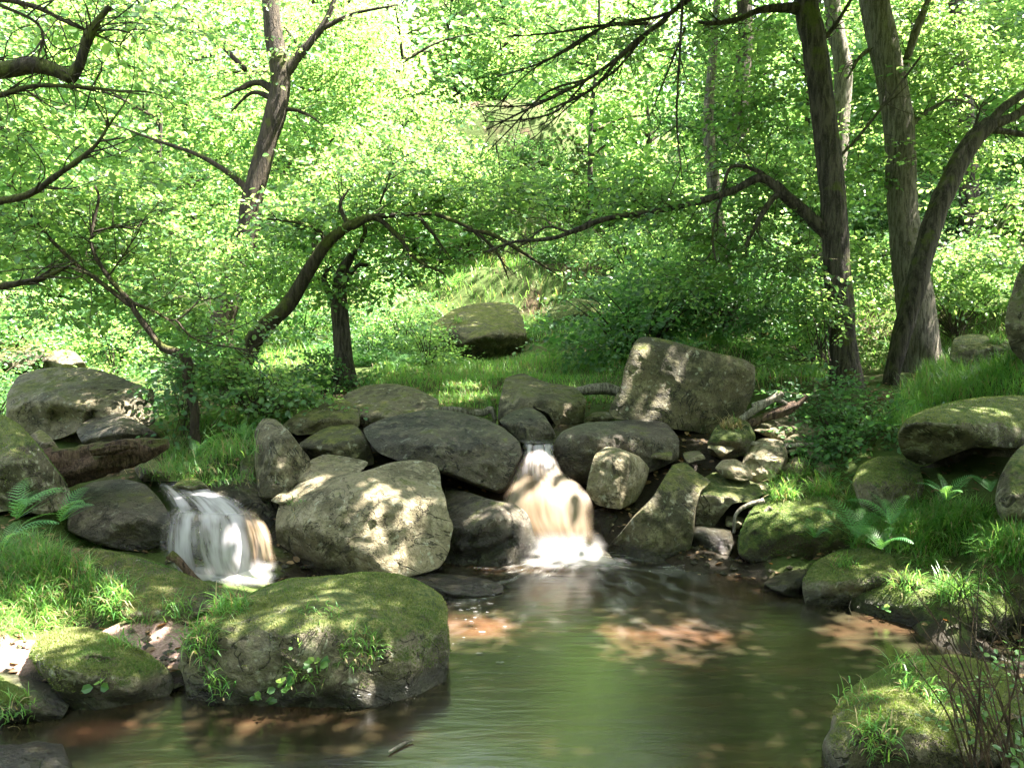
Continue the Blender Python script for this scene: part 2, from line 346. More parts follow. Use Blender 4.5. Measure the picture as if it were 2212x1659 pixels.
rock('fallside', B, 'dark wet angular boulder with a green moss streak left of the brown waterfall', 'dark', [(962,1050),(1000,1060),(1060,1078),(1108,1086),(1135,1105),(1153,1140),(1160,1175),(1150,1210),(1120,1235),(1060,1240),(1000,1235),(950,1225),(962,1150),(972,1120),(962,1085)], 6.8, .35, .5, .25, .7, .3, side=(.75, .5), seed=3, facets=7, creases=[(985,1190,1080,1100,-.06,14),(1010,1215,1110,1165,.06,12)])
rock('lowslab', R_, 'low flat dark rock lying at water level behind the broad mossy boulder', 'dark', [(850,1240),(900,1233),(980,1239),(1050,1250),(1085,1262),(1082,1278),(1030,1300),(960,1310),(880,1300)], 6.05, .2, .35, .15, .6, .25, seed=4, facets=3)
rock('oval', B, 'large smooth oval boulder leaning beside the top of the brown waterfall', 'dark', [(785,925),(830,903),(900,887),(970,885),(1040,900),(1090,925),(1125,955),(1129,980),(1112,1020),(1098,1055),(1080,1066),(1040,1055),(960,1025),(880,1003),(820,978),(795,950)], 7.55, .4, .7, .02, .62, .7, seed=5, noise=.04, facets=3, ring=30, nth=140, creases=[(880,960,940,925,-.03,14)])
rock('palflat', R_, 'pale flat-topped rock behind the smooth oval boulder', 'grey', [(740,855),(790,832),(850,828),(900,838),(947,862),(945,890),(880,895),(830,905),(790,925),(765,905),(745,880)], 8.7, .35, .6, .1, .3, .9, seed=6, facets=4)
rock('backleft', R_, 'olive round-backed rock left of the pale flat-topped rock', 'olive', [(608,918),(650,887),(700,866),(750,862),(776,885),(778,920),(740,930),(690,935),(640,940)], 8.2, .3, .5, .1, .5, .5, seed=7, facets=3)
rock('backmid', R_, 'grey rock with a pale split edge left of the smooth oval boulder', 'olive', [(645,960),(690,930),(740,910),(772,920),(797,950),(808,1000),(770,1010),(700,1005),(662,990)], 7.7, .3, .4, .1, .6, .4, side=(.78, .4), seed=8, facets=6)
rock('pointed', B, 'upright pointed tan rock with a patch of sun beside the left waterfall', 'grey', [(550,930),(568,903),(595,904),(625,930),(650,965),(668,992),(655,1025),(625,1065),(590,1078),(560,1072),(550,1000)], 7.1, .3, .35, .15, .9, .15, side=(.25, -.4), seed=9, facets=6)
rock('sunny', R_, 'small sunlit tan rock wedged behind the sun-dappled boulder', 'tan', [(615,1045),(650,1003),(700,980),(750,986),(795,998),(765,1030),(700,1050),(640,1062)], 7.0, .2, .3, .1, .4, .35, seed=10, facets=5, nth=80, ring=18)
rock('liprock', R_, 'dark brown rock in the stream right above the brown waterfall', 'dark', [(1078,908),(1110,887),(1145,878),(1175,895),(1197,930),(1202,958),(1170,962),(1130,958),(1105,935)], 7.95, .25, .35, .15, .6, .3, seed=11, facets=6, nth=90, ring=20)
rock('arched', B, 'moss-edged grey boulder with a dark hollow under its right side above the waterfall', 'grey', [(1095,815),(1130,806),(1180,825),(1240,835),(1265,860),(1263,900),(1252,945),(1215,940),(1190,900),(1150,882),(1105,890),(1076,908),(1078,870),(1086,840)], 8.9, .35, .6, .1, .55, .7, seed=12, facets=6, creases=[(1120,850,1200,865,-.1,18)])
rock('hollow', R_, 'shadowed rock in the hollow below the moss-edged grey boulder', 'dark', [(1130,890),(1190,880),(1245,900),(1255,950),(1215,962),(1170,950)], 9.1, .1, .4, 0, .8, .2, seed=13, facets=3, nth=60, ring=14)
rock('tall', B, 'tall blocky olive boulder with a slanting flat face and sunlit top edge', 'olive', [(1318,885),(1335,840),(1350,790),(1372,738),(1385,727),(1430,730),(1500,748),(1560,765),(1608,777),(1631,790),(1629,830),(1610,890),(1592,925),(1550,940),(1480,930),(1400,915),(1330,903)], 8.5, .2, .9, .02, .95, .4, yaw=.3, side=(.12, -.9), seed=14, noise=.03, facets=2, n=5., ring=32, nth=150, rough=.009)
rock('wide', B, 'wide dark boulder under the tall blocky boulder right of the waterfall lip', 'dark', [(1195,960),(1215,930),(1260,913),(1320,908),(1400,904),(1442,915),(1468,950),(1465,990),(1430,1010),(1400,1022),(1330,1038),(1270,1045),(1220,1035),(1192,1000)], 7.75, .35, .7, -.05, .78, .6, seed=15, facets=4, noise=.04)
rock('wedge', B, 'tan angular boulder half in sun right of the waterfall', 'tan', [(1273,1015),(1285,980),(1310,965),(1340,970),(1380,985),(1403,1010),(1396,1045),(1375,1082),(1340,1100),(1290,1090),(1266,1060)], 7.15, .16, .5, .02, .88, .3, yaw=-.12, side=(.55, 1.1), seed=16, facets=3, noise=.03)
rock('prow', B, 'dark prow-shaped boulder rising from the pool right of the waterfall foam', 'olive', [(1440,1022),(1455,1000),(1480,997),(1505,1020),(1535,1038),(1512,1062),(1502,1100),(1500,1140),(1488,1195),(1462,1225),(1420,1245),(1370,1235),(1298,1200),(1340,1150),(1372,1110),(1412,1070)], 6.95, .3, .45, .1, .85, .3, side=(.35, -.5), seed=17, facets=5)
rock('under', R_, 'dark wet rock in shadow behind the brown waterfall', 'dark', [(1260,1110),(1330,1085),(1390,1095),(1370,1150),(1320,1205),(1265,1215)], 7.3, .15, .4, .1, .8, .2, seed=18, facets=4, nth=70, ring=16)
rock('mossylog', R_, 'long sunlit mossy stone with a dark front right of the prow-shaped boulder', 'mossy', [(1505,1065),(1520,1032),(1545,1018),(1582,1025),(1640,1044),(1648,1066),(1622,1082),(1582,1088),(1558,1115),(1532,1148),(1503,1140)], 7.15, .2, .4, -.05, .62, .5, seed=19, facets=3, nth=90, ring=20)
rock('roundtop', S, 'small round stone lit on top behind the long mossy stone', 'tan', [(1545,1010),(1560,993),(1590,991),(1615,1005),(1627,1032),(1600,1040),(1565,1030)], 7.35, .14, .2, .05, .6, .15, seed=20, facets=2, nth=60, ring=14)
rock('blacktooth', R_, 'small black flat-topped rock at the waterline in deep shade', 'dark', [(1488,1150),(1510,1128),(1540,1130),(1577,1145),(1584,1172),(1576,1205),(1530,1212),(1488,1205)], 6.95, .15, .3, .05, .8, .25, seed=21, facets=4, nth=70, ring=16)
rock('sunslab', R_, 'sunlit tan slab under the woodpile right of the tall blocky boulder', 'tan', [(1625,928),(1660,903),(1700,894),(1742,913),(1760,938),(1720,950),(1665,945)], 8.2, .2, .3, .1, .4, .4, seed=22, facets=4, nth=70, ring=16)
rock('brownlump', R_, 'lumpy brown rock below the sunlit tan slab', 'tan', [(1603,1005),(1615,965),(1645,944),(1690,950),(1702,985),(1692,1015),(1660,1045),(1622,1038)], 7.7, .25, .3, .1, .6, .3, seed=23, facets=6, noise=.08, nth=90, ring=20)
rock('strawrock', R_, 'rock capped with pale dead grass at the foot of the tall blocky boulder', 'bank', [(1528,955),(1545,922),(1580,900),(1615,910),(1632,945),(1612,980),(1570,992),(1533,980)], 7.85, .2, .3, .1, .6, .3, seed=24, facets=3, nth=80, ring=16)
rock('rightslab', B, 'big overhanging mossy slab on the right bank with a dark hollow beneath', 'mossy', [(1940,935),(1955,905),(2000,883),(2060,868),(2130,858),(2200,854),(2290,866),(2300,960),(2180,970),(2100,967),(2040,988),(1990,1007),(1955,988),(1943,960)], 6.5, .4, .9, .1, .7, .6, seed=25, facets=4, noise=.04, ring=32, nth=150)
rock('edgerock', R_, 'mossy rock at the right picture edge below the overhanging slab', 'mossy', [(2150,1085),(2160,1030),(2185,985),(2215,955),(2300,950),(2320,1120),(2170,1125)], 5.9, .3, .5, .1, .75, .35, seed=26, facets=3)
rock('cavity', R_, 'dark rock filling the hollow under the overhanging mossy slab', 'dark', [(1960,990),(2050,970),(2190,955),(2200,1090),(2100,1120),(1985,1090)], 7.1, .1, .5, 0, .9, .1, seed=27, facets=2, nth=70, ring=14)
rock('mossball', B, 'round moss-covered boulder left of the dark hollow on the right bank', 'mossy', [(1842,1045),(1860,1006),(1900,985),(1950,990),(1985,1010),(1995,1055),(1975,1095),(1930,1120),(1865,1100)], 6.6, .3, .4, .1, .6, .4, seed=28, facets=2)
rock('upperedge', B, 'tall mossy boulder cut off by the right picture edge beside the trees', 'mossy', [(2170,705),(2180,650),(2195,600),(2215,560),(2300,530),(2320,810),(2225,795),(2185,755)], 8.2, .4, .6, .15, .85, .3, seed=29, facets=4)
rock('upperflat', R_, 'square mossy rock with grass on top behind the right tree trunks', 'mossy', [(2053,775),(2062,730),(2100,721),(2150,728),(2205,745),(2235,795),(2180,800),(2100,795)], 9.8, .3, .5, .1, .8, .4, seed=30, facets=4)
rock('earthbank', 'boulder', 'shaggy moss-covered bank boulder in shade above the right water edge', 'bank', [(1595,1195),(1608,1125),(1655,1070),(1740,1040),(1830,1050),(1890,1090),(1910,1160),(1870,1225),(1790,1250),(1700,1245),(1625,1225)], 6.75, .5, .7, .1, .55, .7, seed=31, facets=3, noise=.07)
rock('shoremoss', B, 'green mossy boulder at the waterline left of the grassy mound', 'mossy', [(1733,1255),(1760,1215),(1810,1193),(1880,1178),(1935,1195),(1935,1260),(1885,1315),(1800,1330),(1742,1315)], 5.85, .3, .5, .1, .55, .5, seed=32, facets=3)
rock('grassmound', B, 'grass-topped mound boulder with a sunlit left shoulder overhanging the pool', 'bank', [(1836,1310),(1848,1268),(1880,1226),(1930,1200),(2000,1190),(2080,1195),(2150,1218),(2240,1255),(2290,1330),(2270,1420),(2100,1440),(1980,1415),(1900,1378),(1855,1350)], 5.5, .45, .7, .1, .55, .6, seed=33, facets=3, noise=.06, ring=32, nth=150)
rock('rightfront', B, 'large mossy boulder rising from the pool at the bottom right corner', 'mossy', [(1782,1610),(1798,1540),(1840,1488),(1900,1445),(1970,1421),(2040,1414),(2100,1419),(2165,1448),(2240,1500),(2300,1600),(2310,1800),(1790,1800),(1775,1700)], 3.85, .35, .7, .1, .62, .6, seed=34, facets=2, noise=.04, ring=40, nth=200)
rock('wetflat', R_, 'thin wet rock awash at the right edge of the pool', 'dark', [(1650,1258),(1690,1236),(1742,1225),(1765,1262),(1745,1290),(1690,1285)], 6.05, .15, .3, .1, .4, .3, seed=35, facets=2, nth=60, ring=14)
rock('leftbig', B, 'big pale grey boulder with dark hollows under it at the left', 'grey', [(12,905),(14,850),(40,810),(90,795),(180,791),(240,805),(290,825),(327,838),(343,880),(332,915),(300,925),(260,912),(215,905),(170,935),(120,950),(60,945),(20,935)], 8.5, .45, .8, .15, .6, .6, seed=36, facets=4, noise=.05, ring=34, nth=160, creases=[(90,850,190,895,-.1,22),(110,900,210,900,.1,20)])
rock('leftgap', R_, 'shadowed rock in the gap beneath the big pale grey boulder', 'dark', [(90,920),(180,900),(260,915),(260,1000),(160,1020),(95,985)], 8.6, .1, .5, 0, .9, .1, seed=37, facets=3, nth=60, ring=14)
rock('bluegrey', R_, 'dark blue-grey rock leaning against the big pale grey boulder', 'dark', [(167,932),(195,896),(240,884),(290,905),(340,935),(358,958),(300,970),(240,978),(190,970)], 7.9, .3, .45, .15, .6, .35, seed=38, facets=5)
rock('leftedge', B, 'mossy olive boulder at the left picture edge above the ferns', 'mossy', [(-60,905),(0,893),(40,918),(80,960),(110,998),(137,1035),(154,1062),(142,1095),(90,1110),(40,1102),(-60,1095)], 6.2, .35, .6, .15, .6, .5, side=(.7, .4), seed=39, facets=5, ring=30, nth=140)
rock('leftbehind', R_, 'small smooth rock behind the mossy boulder at the left edge', 'grey', [(60,945),(85,926),(110,943),(133,978),(105,992),(75,985)], 6.95, .15, .25, .05, .6, .2, seed=40, facets=3, nth=60, ring=14)
rock('underlog', B, 'wide dark boulder below the driftwood log left of the small waterfall', 'dark', [(152,1065),(200,1040),(260,1034),(312,1045),(352,1085),(372,1122),(362,1170),(300,1190),(220,1180),(148,1145),(150,1095)], 6.45, .3, .5, .15, .5, .5, seed=41, facets=5)
rock('mossbench', B, 'long low mossy slab sloping along the left bank to the broad mossy boulder', 'olive', [(36,1192),(80,1174),(150,1183),(220,1186),(300,1203),(370,1228),(440,1258),(505,1280),(470,1305),(425,1330),(385,1385),(320,1375),(260,1330),(190,1270),(120,1240),(60,1225)], 5.25, .25, .5, .3, .35, .6, seed=42, facets=4, ring=30, nth=160, noise=.04)
rock('pebblemoss', B, 'mid-sized rounded mossy boulder with a single seedling on the left shore', 'mossy', [(66,1422),(85,1380),(130,1357),(190,1358),(260,1383),(320,1413),(360,1443),(375,1478),(352,1520),(290,1550),(220,1565),(165,1540),(108,1480)], 4.42, .3, .4, .1, .55, .4, seed=43, facets=5, ring=34, nth=150)
rock('cornerupper', B, 'grey-green mossy boulder at the left edge above the bottom corner one', 'mossy', [(-60,1462),(30,1449),(90,1459),(135,1478),(152,1512),(132,1550),(60,1585),(-60,1590)], 4.25, .25, .4, .1, .6, .35, seed=44, facets=3)
rock('cornerlower', B, 'wet dark boulder with green moss in the bottom left corner', 'dark', [(-60,1578),(40,1571),(90,1579),(132,1600),(165,1665),(170,1760),(-60,1760)], 3.85, .25, .4, .1, .65, .3, seed=45, facets=3)
rock('wetstone', S, 'small wet black stone breaking the water surface by the left shore', 'dark', [(328,1572),(350,1558),(385,1554),(414,1570),(402,1588),(360,1592)], 4.2, .06, .12, .03, .5, .08, seed=46, facets=4, nth=60, ring=14)
rock('clearing', B, 'dark mossy boulder with an undercut face at the back of the grass clearing', 'olive', [(918,742),(935,700),(975,670),(1030,655),(1080,651),(1115,658),(1131,690),(1137,735),(1122,775),(1060,785),(985,780),(938,765)], 15.2, .3, 1.6, -.75, .52, 2.6, seed=47, facets=5, side=(.85, .7), creases=[(990,745,1060,722,-.15,10)])
rock('backmound', R_, 'moss-grown rock mound half hidden on the slope right of the undercut boulder', 'bank', [(1178,695),(1200,655),(1240,643),(1290,653),(1312,692),(1262,718),(1205,712)], 16, .5, .8, .2, .6, .6, seed=48, facets=3, nth=70, ring=16)
rock('farsunny', R_, 'sunlit mossy rock far back at the left picture edge', 'olive', [(-40,760),(0,742),(30,726),(80,730),(98,762),(60,798),(-40,800)], 11.5, .4, .6, .1, .6, .4, seed=49, facets=4, nth=70, ring=16)
rock('farpale', R_, 'pale sun-bleached rock above the big pale grey boulder', 'grey', [(92,772),(120,754),(160,757),(188,792),(150,805),(98,802)], 11.5, .3, .5, .1, .5, .4, seed=50, facets=4, nth=70, ring=16)
rock('bushrock', R_, 'rounded rock in the undergrowth behind the green bush', 'olive', [(612,862),(640,830),(680,834),(693,862),(655,885),(618,880)], 9.7, .3, .4, .1, .6, .3, seed=51, facets=3, nth=70, ring=16)
rock('splash', S, 'small round moss stone in the white rush of the left waterfall', 'mossy', [(372,1052),(400,1029),(430,1034),(452,1056),(422,1074),(388,1074)], 6.85, .12, .2, .05, .6, .15, seed=52, facets=2, nth=60, ring=14)
rock('fallwall', B, 'wet black rock wall on the right of the left waterfall', 'dark', [(440,1045),(515,1030),(560,1045),(605,1080),(600,1150),(590,1230),(565,1215),(540,1120),(485,1078)], 7.0, .2, .5, .1, .8, .3, seed=53, facets=5, nth=90, ring=20)
rock('fallcore', B, 'rounded wet rock under the veil of the left waterfall', 'dark', [(342,1190),(350,1130),(385,1100),(450,1095),(520,1105),(565,1140),(590,1200),(590,1280),(440,1275),(365,1260)], 6.6, .2, .5, .1, .7, .4, seed=54, facets=2, nth=90, ring=20)
for k, (o, d, lab) in enumerate([([(1262,905),(1280,890),(1312,888),(1325,903),(1300,915),(1270,915)], 9.2, 'grey cobble in the gap left of the tall blocky boulder'),
        ([(1245,920),(1262,908),(1280,910),(1290,925),(1262,932)], 9.0, 'small cobble below the grey cobble by the tall blocky boulder'),
        ([(585,1080),(610,1062),(650,1060),(662,1080),(625,1095)], 6.8, 'pale wet pebble at the foot of the upright pointed rock'),
        ([(1690,1010),(1720,985),(1750,1000),(1745,1030),(1700,1035)], 7.6, 'sunlit stone at the right end of the rock heap near the grass'),
        ([(1740,930),(1770,918),(1800,935),(1790,958),(1752,958)], 8.2, 'pale stone right of the sunlit tan slab'),
        ([(520,995),(545,980),(560,1000),(555,1040),(520,1045)], 7.4, 'mossy stone left of the upright pointed rock'),
        ([(290,1010),(325,990),(355,1005),(370,1030),(310,1040)], 7.2, 'mossy stone under the tip of the driftwood log')]):
    rock('s%d' % k, S, lab, ('grey', 'grey', 'tan', 'tan', 'tan', 'mossy', 'mossy')[k], o, d, .12, .2, .05, .6, .15, seed=60 + k, facets=3, nth=50, ring=12)

for k, (cx, cy, d_, r_, lab) in enumerate([(1715, 955, 8.0, 26, 'small angular stone at the right of the brown lump'), (1760, 975, 7.9, 22, 'small angular stone beside the pale broken branch'), (1735, 1040, 7.4, 24, 'small angular stone above the shaggy bank boulder'), (1640, 1055, 7.5, 20, 'small angular stone between the lumpy brown rock and the bank'), (1560, 965, 7.7, 22, 'small angular stone under the straw-capped rock'), (1655, 915, 8.2, 22, 'small angular stone on top of the sunlit stone heap'), (1780, 1010, 7.6, 24, 'small angular stone where the stone heap meets the dark bush'), (1500, 985, 7.5, 22, 'small angular stone in the shade behind the prow-shaped boulder'), (1430, 985, 7.5, 18, 'small angular stone under the wide dark boulder'), (1590, 1125, 7.1, 20, 'small angular stone in the dark gap below the long mossy stone'), (1700, 1065, 7.2, 18, 'small angular stone at the edge of the glowing grass')]):
    a_ = np.sort(np.random.default_rng(900 + k).uniform(0, 6.28, 7)); q_ = np.random.default_rng(950 + k).uniform(.75, 1.2, 7)
    rock('p%d' % k, S, lab, ('tan', 'grey', 'olive')[k % 3], [(cx + r_ * 1.25 * math.cos(x) * w, cy + r_ * .75 * math.sin(x) * w) for x, w in zip(a_, q_)], d_, .12, .2, .05, .6, .15, seed=80 + k, facets=4, nth=50, ring=10)
for _k, (_o, _V, _F, _n) in ROCKS.items():      # the soil rises to seat every boulder
    _lo = _V[:, 2].min(); _h = np.ptp(_V[:, 2])
    if _k in ('fallcore', 'under', 'fallwall', 'hollow', 'cavity', 'leftgap', 'prow', 'wetstone', 'wetflat', 'front', 'rightfront', 'lowslab', 'splash', 'liprock', 'blacktooth', 'mossylog'): continue
    SEAT.append((_V[:, 0].mean(), _V[:, 1].mean() + .1 * np.ptp(_V[:, 1]), _lo + .22 * _h))
    if _h > .35: SEAT.append((_V[:, 0].mean(), _V[:, 1].min() + .15, min(_lo + .06, _V[:, 2].mean())))
CT = np.concatenate([CT, SEAT])
uu = np.linspace(-1, 1, 330); gx = np.sinh(uu * 3.4) / math.sinh(3.4) * 90
gv = np.linspace(0, 1, 330); gy = -10 + 5 * gv + 16 * gv + 100 * gv ** 3.4
X, Y = np.meshgrid(gx, gy); Z = H(X, Y)
pd = P(120, 1395, dz(1395, .22)); pe = P(260, 1370, dz(1370, .2)); pc = P(-40, 1400, dz(1400, .25)); pf = P(330, 1345, dz(1345, .2))
dirt = sum(np.exp(-((X - p[0]) ** 2 / a ** 2 + (Y - p[1]) ** 2 / b ** 2)) for p, a, b in ((pd, .5, .3), (pe, .4, .25), (pc, .6, .3), (pf, .25, .2)))
n = 330; i = np.arange(n - 1)[:, None] * n; j = np.arange(n - 1)[None]
gr = mk('ground', np.stack([X, Y, Z], -1), [np.stack([i + j, i + j + 1, i + n + j + 1, i + n + j], -1).reshape(-1, 4)], M['ground'], attr={'dirt': np.clip(dirt, 0, 1), 'wet': np.maximum(1 - smooth(Z, .02, .1), smooth(X, -3.2, -2.6) * (1 - smooth(X, 2.7, 3.2)) * (1 - smooth(Y, 8.3, 9.2)) * smooth(Y, 6.2, 6.8))}, shade=True)  # wet: low mud by height, plus gap shade painted on the rock pile's soil
gr['kind'] = 'structure'

# ------------------------------------------------------------------ water
def water_mat():
    t = NT('peaty_water'); g = t.n('NewGeometry'); pos = g.outputs['Position']
    F0 = P(1230, 1205, dz(1205, 0)); s = t.n('SeparateXYZ', Vector=pos)
    x = t.math('SUBTRACT', s.outputs[0], float(F0[0])); y = t.math('SUBTRACT', s.outputs[1], float(F0[1]) + .15)
    r = t.math('SQRT', t.math('ADD', t.math('MULTIPLY', x, x), t.math('MULTIPLY', y, y))); a = t.math('ARCTAN2', x, t.math('MULTIPLY', y, -1.))
    pv = t.n('CombineXYZ', X=t.math('MULTIPLY', a, 4.), Y=t.math('MULTIPLY', r, 1.6), Z=0.)
    st = t.noise(pv.outputs[0], 1.6, 6, .62, .5)
    mp = t.n('Mapping', Vector=pos, Scale=(2.2, 9., 1)); w1 = t.noise(mp.outputs[0], 1.6, 3, .5, .3)
    w2 = t.noise(t.n('Mapping', Vector=pos, Scale=(1.2, 2.2, 1)).outputs[0], 1.1, 3)
    f = t.math('MULTIPLY', t.ramp(st, .44, .72), t.ramp(r, 2.6, .3)); f = t.math('MULTIPLY', f, .22)
    sunpatch_silt = 0.  # sunlit patches painted into the water colour, plus silt by the left shore
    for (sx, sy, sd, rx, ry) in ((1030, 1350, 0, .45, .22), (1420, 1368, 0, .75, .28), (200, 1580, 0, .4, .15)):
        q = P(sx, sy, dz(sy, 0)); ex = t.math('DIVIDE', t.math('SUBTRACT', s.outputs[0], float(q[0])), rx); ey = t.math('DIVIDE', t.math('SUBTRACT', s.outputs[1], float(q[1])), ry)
        sunpatch_silt = t.math('MAXIMUM', sunpatch_silt, t.math('SUBTRACT', 1., t.math('SQRT', t.math('ADD', t.math('MULTIPLY', ex, ex), t.math('MULTIPLY', ey, ey)))))
    sunpatch_silt = t.ramp(t.math('ADD', sunpatch_silt, t.math('MULTIPLY', t.math('SUBTRACT', w2, .5), 2.2)), -.15, 1.05)
    body = t.mix(sunpatch_silt, t.mix(t.ramp(w1, .3, .7), (.008, .007, .0035), (.018, .016, .008)), (.05, .024, .0125))
    c = t.mix(f, body, (.42, .43, .42))
    b = t.n('Bump', Strength=.1, Distance=.03, Height=t.math('ADD', w1, t.math('MULTIPLY', st, t.ramp(r, 2.4, 0.))))
    return t.done(t.n('BsdfPrincipled', Base_Color=c, Roughness=t.math('ADD', .2, t.math('MULTIPLY', f, .5)), IOR=1.5, Specular_IOR_Level=.8, Normal=b.outputs[0]).outputs[0])
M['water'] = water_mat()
def fall_mat(name, ca, cb, dark, k=24., thin=.5):
    t = NT(name); uv = t.n('UVMap').outputs[0]; s = t.n('SeparateXYZ', Vector=uv); u, v = s.outputs[0], s.outputs[1]
    n1 = t.noise(t.n('CombineXYZ', X=t.math('MULTIPLY', u, k), Y=t.math('MULTIPLY', v, .7), Z=0.).outputs[0], 1, 5, .6, .4)
    n2 = t.noise(t.n('CombineXYZ', X=t.math('MULTIPLY', u, 5.), Y=t.math('MULTIPLY', v, 1.2), Z=3.).outputs[0], 1, 3)
    al = t.n('Attribute', p_attribute_name='rnd').outputs['Fac']
    a = t.math('MULTIPLY', al, t.math('ADD', 1. - thin, t.math('MULTIPLY', t.ramp(t.math('ADD', t.math('MULTIPLY', n1, .7), t.math('MULTIPLY', n2, .5)), .42, .72), thin)))
    c = t.mix(t.ramp(n2, .38, .62), ca, cb); c = t.mix(t.math('MULTIPLY', t.ramp(n1, .5, .3), dark), c, (.2, .15, .11))
    df = t.n('BsdfPrincipled', Base_Color=c, Roughness=.5, Specular_IOR_Level=.4); tl = t.n('BsdfTranslucent', Color=c)
    m = t.n('MixShader', i0=.4, i1=df.outputs[0], i2=tl.outputs[0])
    return t.done(t.n('MixShader', i0=a, i1=t.n('BsdfTransparent').outputs[0], i2=m.outputs[0]).outputs[0])
M['fall_brown'] = fall_mat('brown_falling_water', (.15, .10, .058), (.22, .17, .115), .2, 5., .15)
M['fall_white'] = fall_mat('white_falling_water', (.42, .39, .40), (.50, .47, .52), .8, 7., .8)
M['foam'] = fall_mat('foam', (.42, .42, .43), (.46, .44, .43), .1, 6., .15)
def sheet(rows, nu, nv, edge=.12, bulge=0., ends=(.08, .0), seed=0):
    """rows: (xl, yl, xr, yr, d) down the fall -> grid of points, uv, alpha"""
    r = np.asarray(rows, float); c = catmull(r, nv); u = np.linspace(0, 1, nu)
    q = c[:, None, :2] * (1 - u)[None, :, None] + c[:, None, 2:4] * u[None, :, None]
    vv = np.linspace(0, 1, nv)
    d = c[:, 4][:, None] - bulge * np.sin(u * math.pi)[None] ** .7 + .02 * fbm(np.stack([np.broadcast_to(u * 5, (nv, nu)), np.broadcast_to(vv[:, None] * 1.6, (nv, nu)), np.full((nv, nu), seed)], -1), seed, 3)
    V = P(q[..., 0], q[..., 1], d); i = np.arange(nv - 1)[:, None] * nu; j = np.arange(nu - 1)[None]
    F = np.stack([i + j, i + nu + j, i + nu + j + 1, i + j + 1], -1).reshape(-1, 4)
    wob = .5 * edge * fbm(np.stack([np.broadcast_to(u, (nv, nu)) * 3, np.broadcast_to(vv[:, None] * 5, (nv, nu)), np.full((nv, nu), seed + 9)], -1), seed, 2)
    ed = np.minimum(u, 1 - u)[None] + wob
    al = smooth(ed, 0, edge) * smooth(vv, -.001, ends[0] + 1e-3)[:, None] * (1 - smooth(vv, 1 - ends[1] - 1e-3, 1.001)[:, None] if ends[1] else 1)
    uv = np.stack([np.broadcast_to(u, (nv, nu)), np.broadcast_to(vv[:, None], (nv, nu))], -1)
    return V.reshape(-1, 3), F, uv.reshape(-1, 2), al.ravel()
def sheet_ob(name, mat, *a, parent=None, **k):
    V, F, uv, al = sheet(*a, **k)
    return mk(name, V, [F], M[mat], parent, attr={'rnd': al}, shade=True, uv=uv)
def flat(name, out, z, mat):
    p = catmull(np.asarray(out, float), 60, True); V = np.concatenate([p, np.full((60, 1), z)], 1); c = V.mean(0)
    jj = np.arange(60); o = mk(name, np.concatenate([V, c[None]]), [np.stack([jj, (jj + 1) % 60, np.full(60, 60)], -1)], M[mat], shade=True); o['kind'] = 'structure'; return o
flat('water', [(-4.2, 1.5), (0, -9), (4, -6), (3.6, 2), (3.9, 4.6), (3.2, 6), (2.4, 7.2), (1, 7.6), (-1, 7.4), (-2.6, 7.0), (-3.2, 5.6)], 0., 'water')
lip = P(1160, 957, 7.6); flat('water', [(lip[0] - .2, 7.67), (lip[0] + .2, 7.67), (lip[0] + .5, 8.6), (lip[0] + .7, 9.6), (lip[0] - .2, 9.8), (lip[0] - .5, 8.6)], float(lip[2]) - .01, 'water')
p = P(330, 1042, 6.95); flat('water', [(p[0] - .02, 6.92), (p[0] + .3, 6.92), (p[0] + .4, 7.1), (p[0] + .1, 7.5), (p[0] - .25, 7.4)], float(p[2]), 'water')
w = empty('waterfall', P(1200, 1200, 7.0), 'cream-brown waterfall pouring between dark boulders into the pool', 'waterfall')
def child(o, root):
    o.parent = root; o.matrix_parent_inverse = root.matrix_basis.inverted()
bpy.context.view_layer.update()
child(sheet_ob('upper_chute', 'fall_white', [(1128, 950, 1200, 953, 7.74), (1122, 985, 1204, 985, 7.53), (1112, 1020, 1216, 1020, 7.4), (1100, 1060, 1240, 1058, 7.28)], 50, 40, .25, .03, (.1, .3), 1), w)
child(sheet_ob('lower_curtain', 'fall_brown', [(1128, 962, 1200, 964, 7.68), (1120, 990, 1204, 990, 7.48), (1108, 1022, 1218, 1020, 7.34), (1094, 1052, 1254, 1046, 7.22), (1083, 1085, 1276, 1076, 7.1), (1086, 1120, 1286, 1116, 7.02), (1108, 1160, 1290, 1156, 6.96), (1128, 1216, 1296, 1206, 6.92)], 90, 90, .14, .05, (.45, .22), 2), w)
child(sheet_ob('foam', 'foam', [(1140, 1140, 1296, 1142, 6.94), (1128, 1172, 1312, 1172, 6.84), (1120, 1195, 1335, 1195, 6.76), (1112, 1212, 1362, 1212, 6.64), (1100, 1228, 1385, 1230, 6.5), (1090, 1245, 1400, 1248, 6.36)], 60, 40, .34, .04, (.4, .7), 3), w)
w = empty('waterfall', P(470, 1230, 6.3), 'small white veil waterfall over rounded dark rock at the left', 'waterfall')
bpy.context.view_layer.update()
child(sheet_ob('upper_chute', 'fall_white', [(325, 1040, 415, 1036, 7.0), (345, 1060, 470, 1060, 6.8), (358, 1080, 520, 1085, 6.55), (368, 1105, 560, 1120, 6.32)], 60, 30, .22, .02, (.25, .05), 4), w)
child(sheet_ob('veil', 'fall_white', [(366, 1098, 548, 1105, 6.36), (352, 1120, 572, 1135, 6.2), (346, 1160, 585, 1175, 6.12), (350, 1205, 594, 1212, 6.1), (372, 1248, 600, 1250, 6.12)], 110, 50, .16, .2, (.12, .1), 5), w)
child(sheet_ob('brown_tongue', 'fall_brown', [(500, 1085, 540, 1090, 6.28), (515, 1110, 572, 1125, 6.08), (525, 1150, 590, 1165, 5.99), (530, 1190, 597, 1200, 5.96), (530, 1222, 600, 1225, 5.95)], 40, 40, .3, .05, (.3, .2), 6), w)
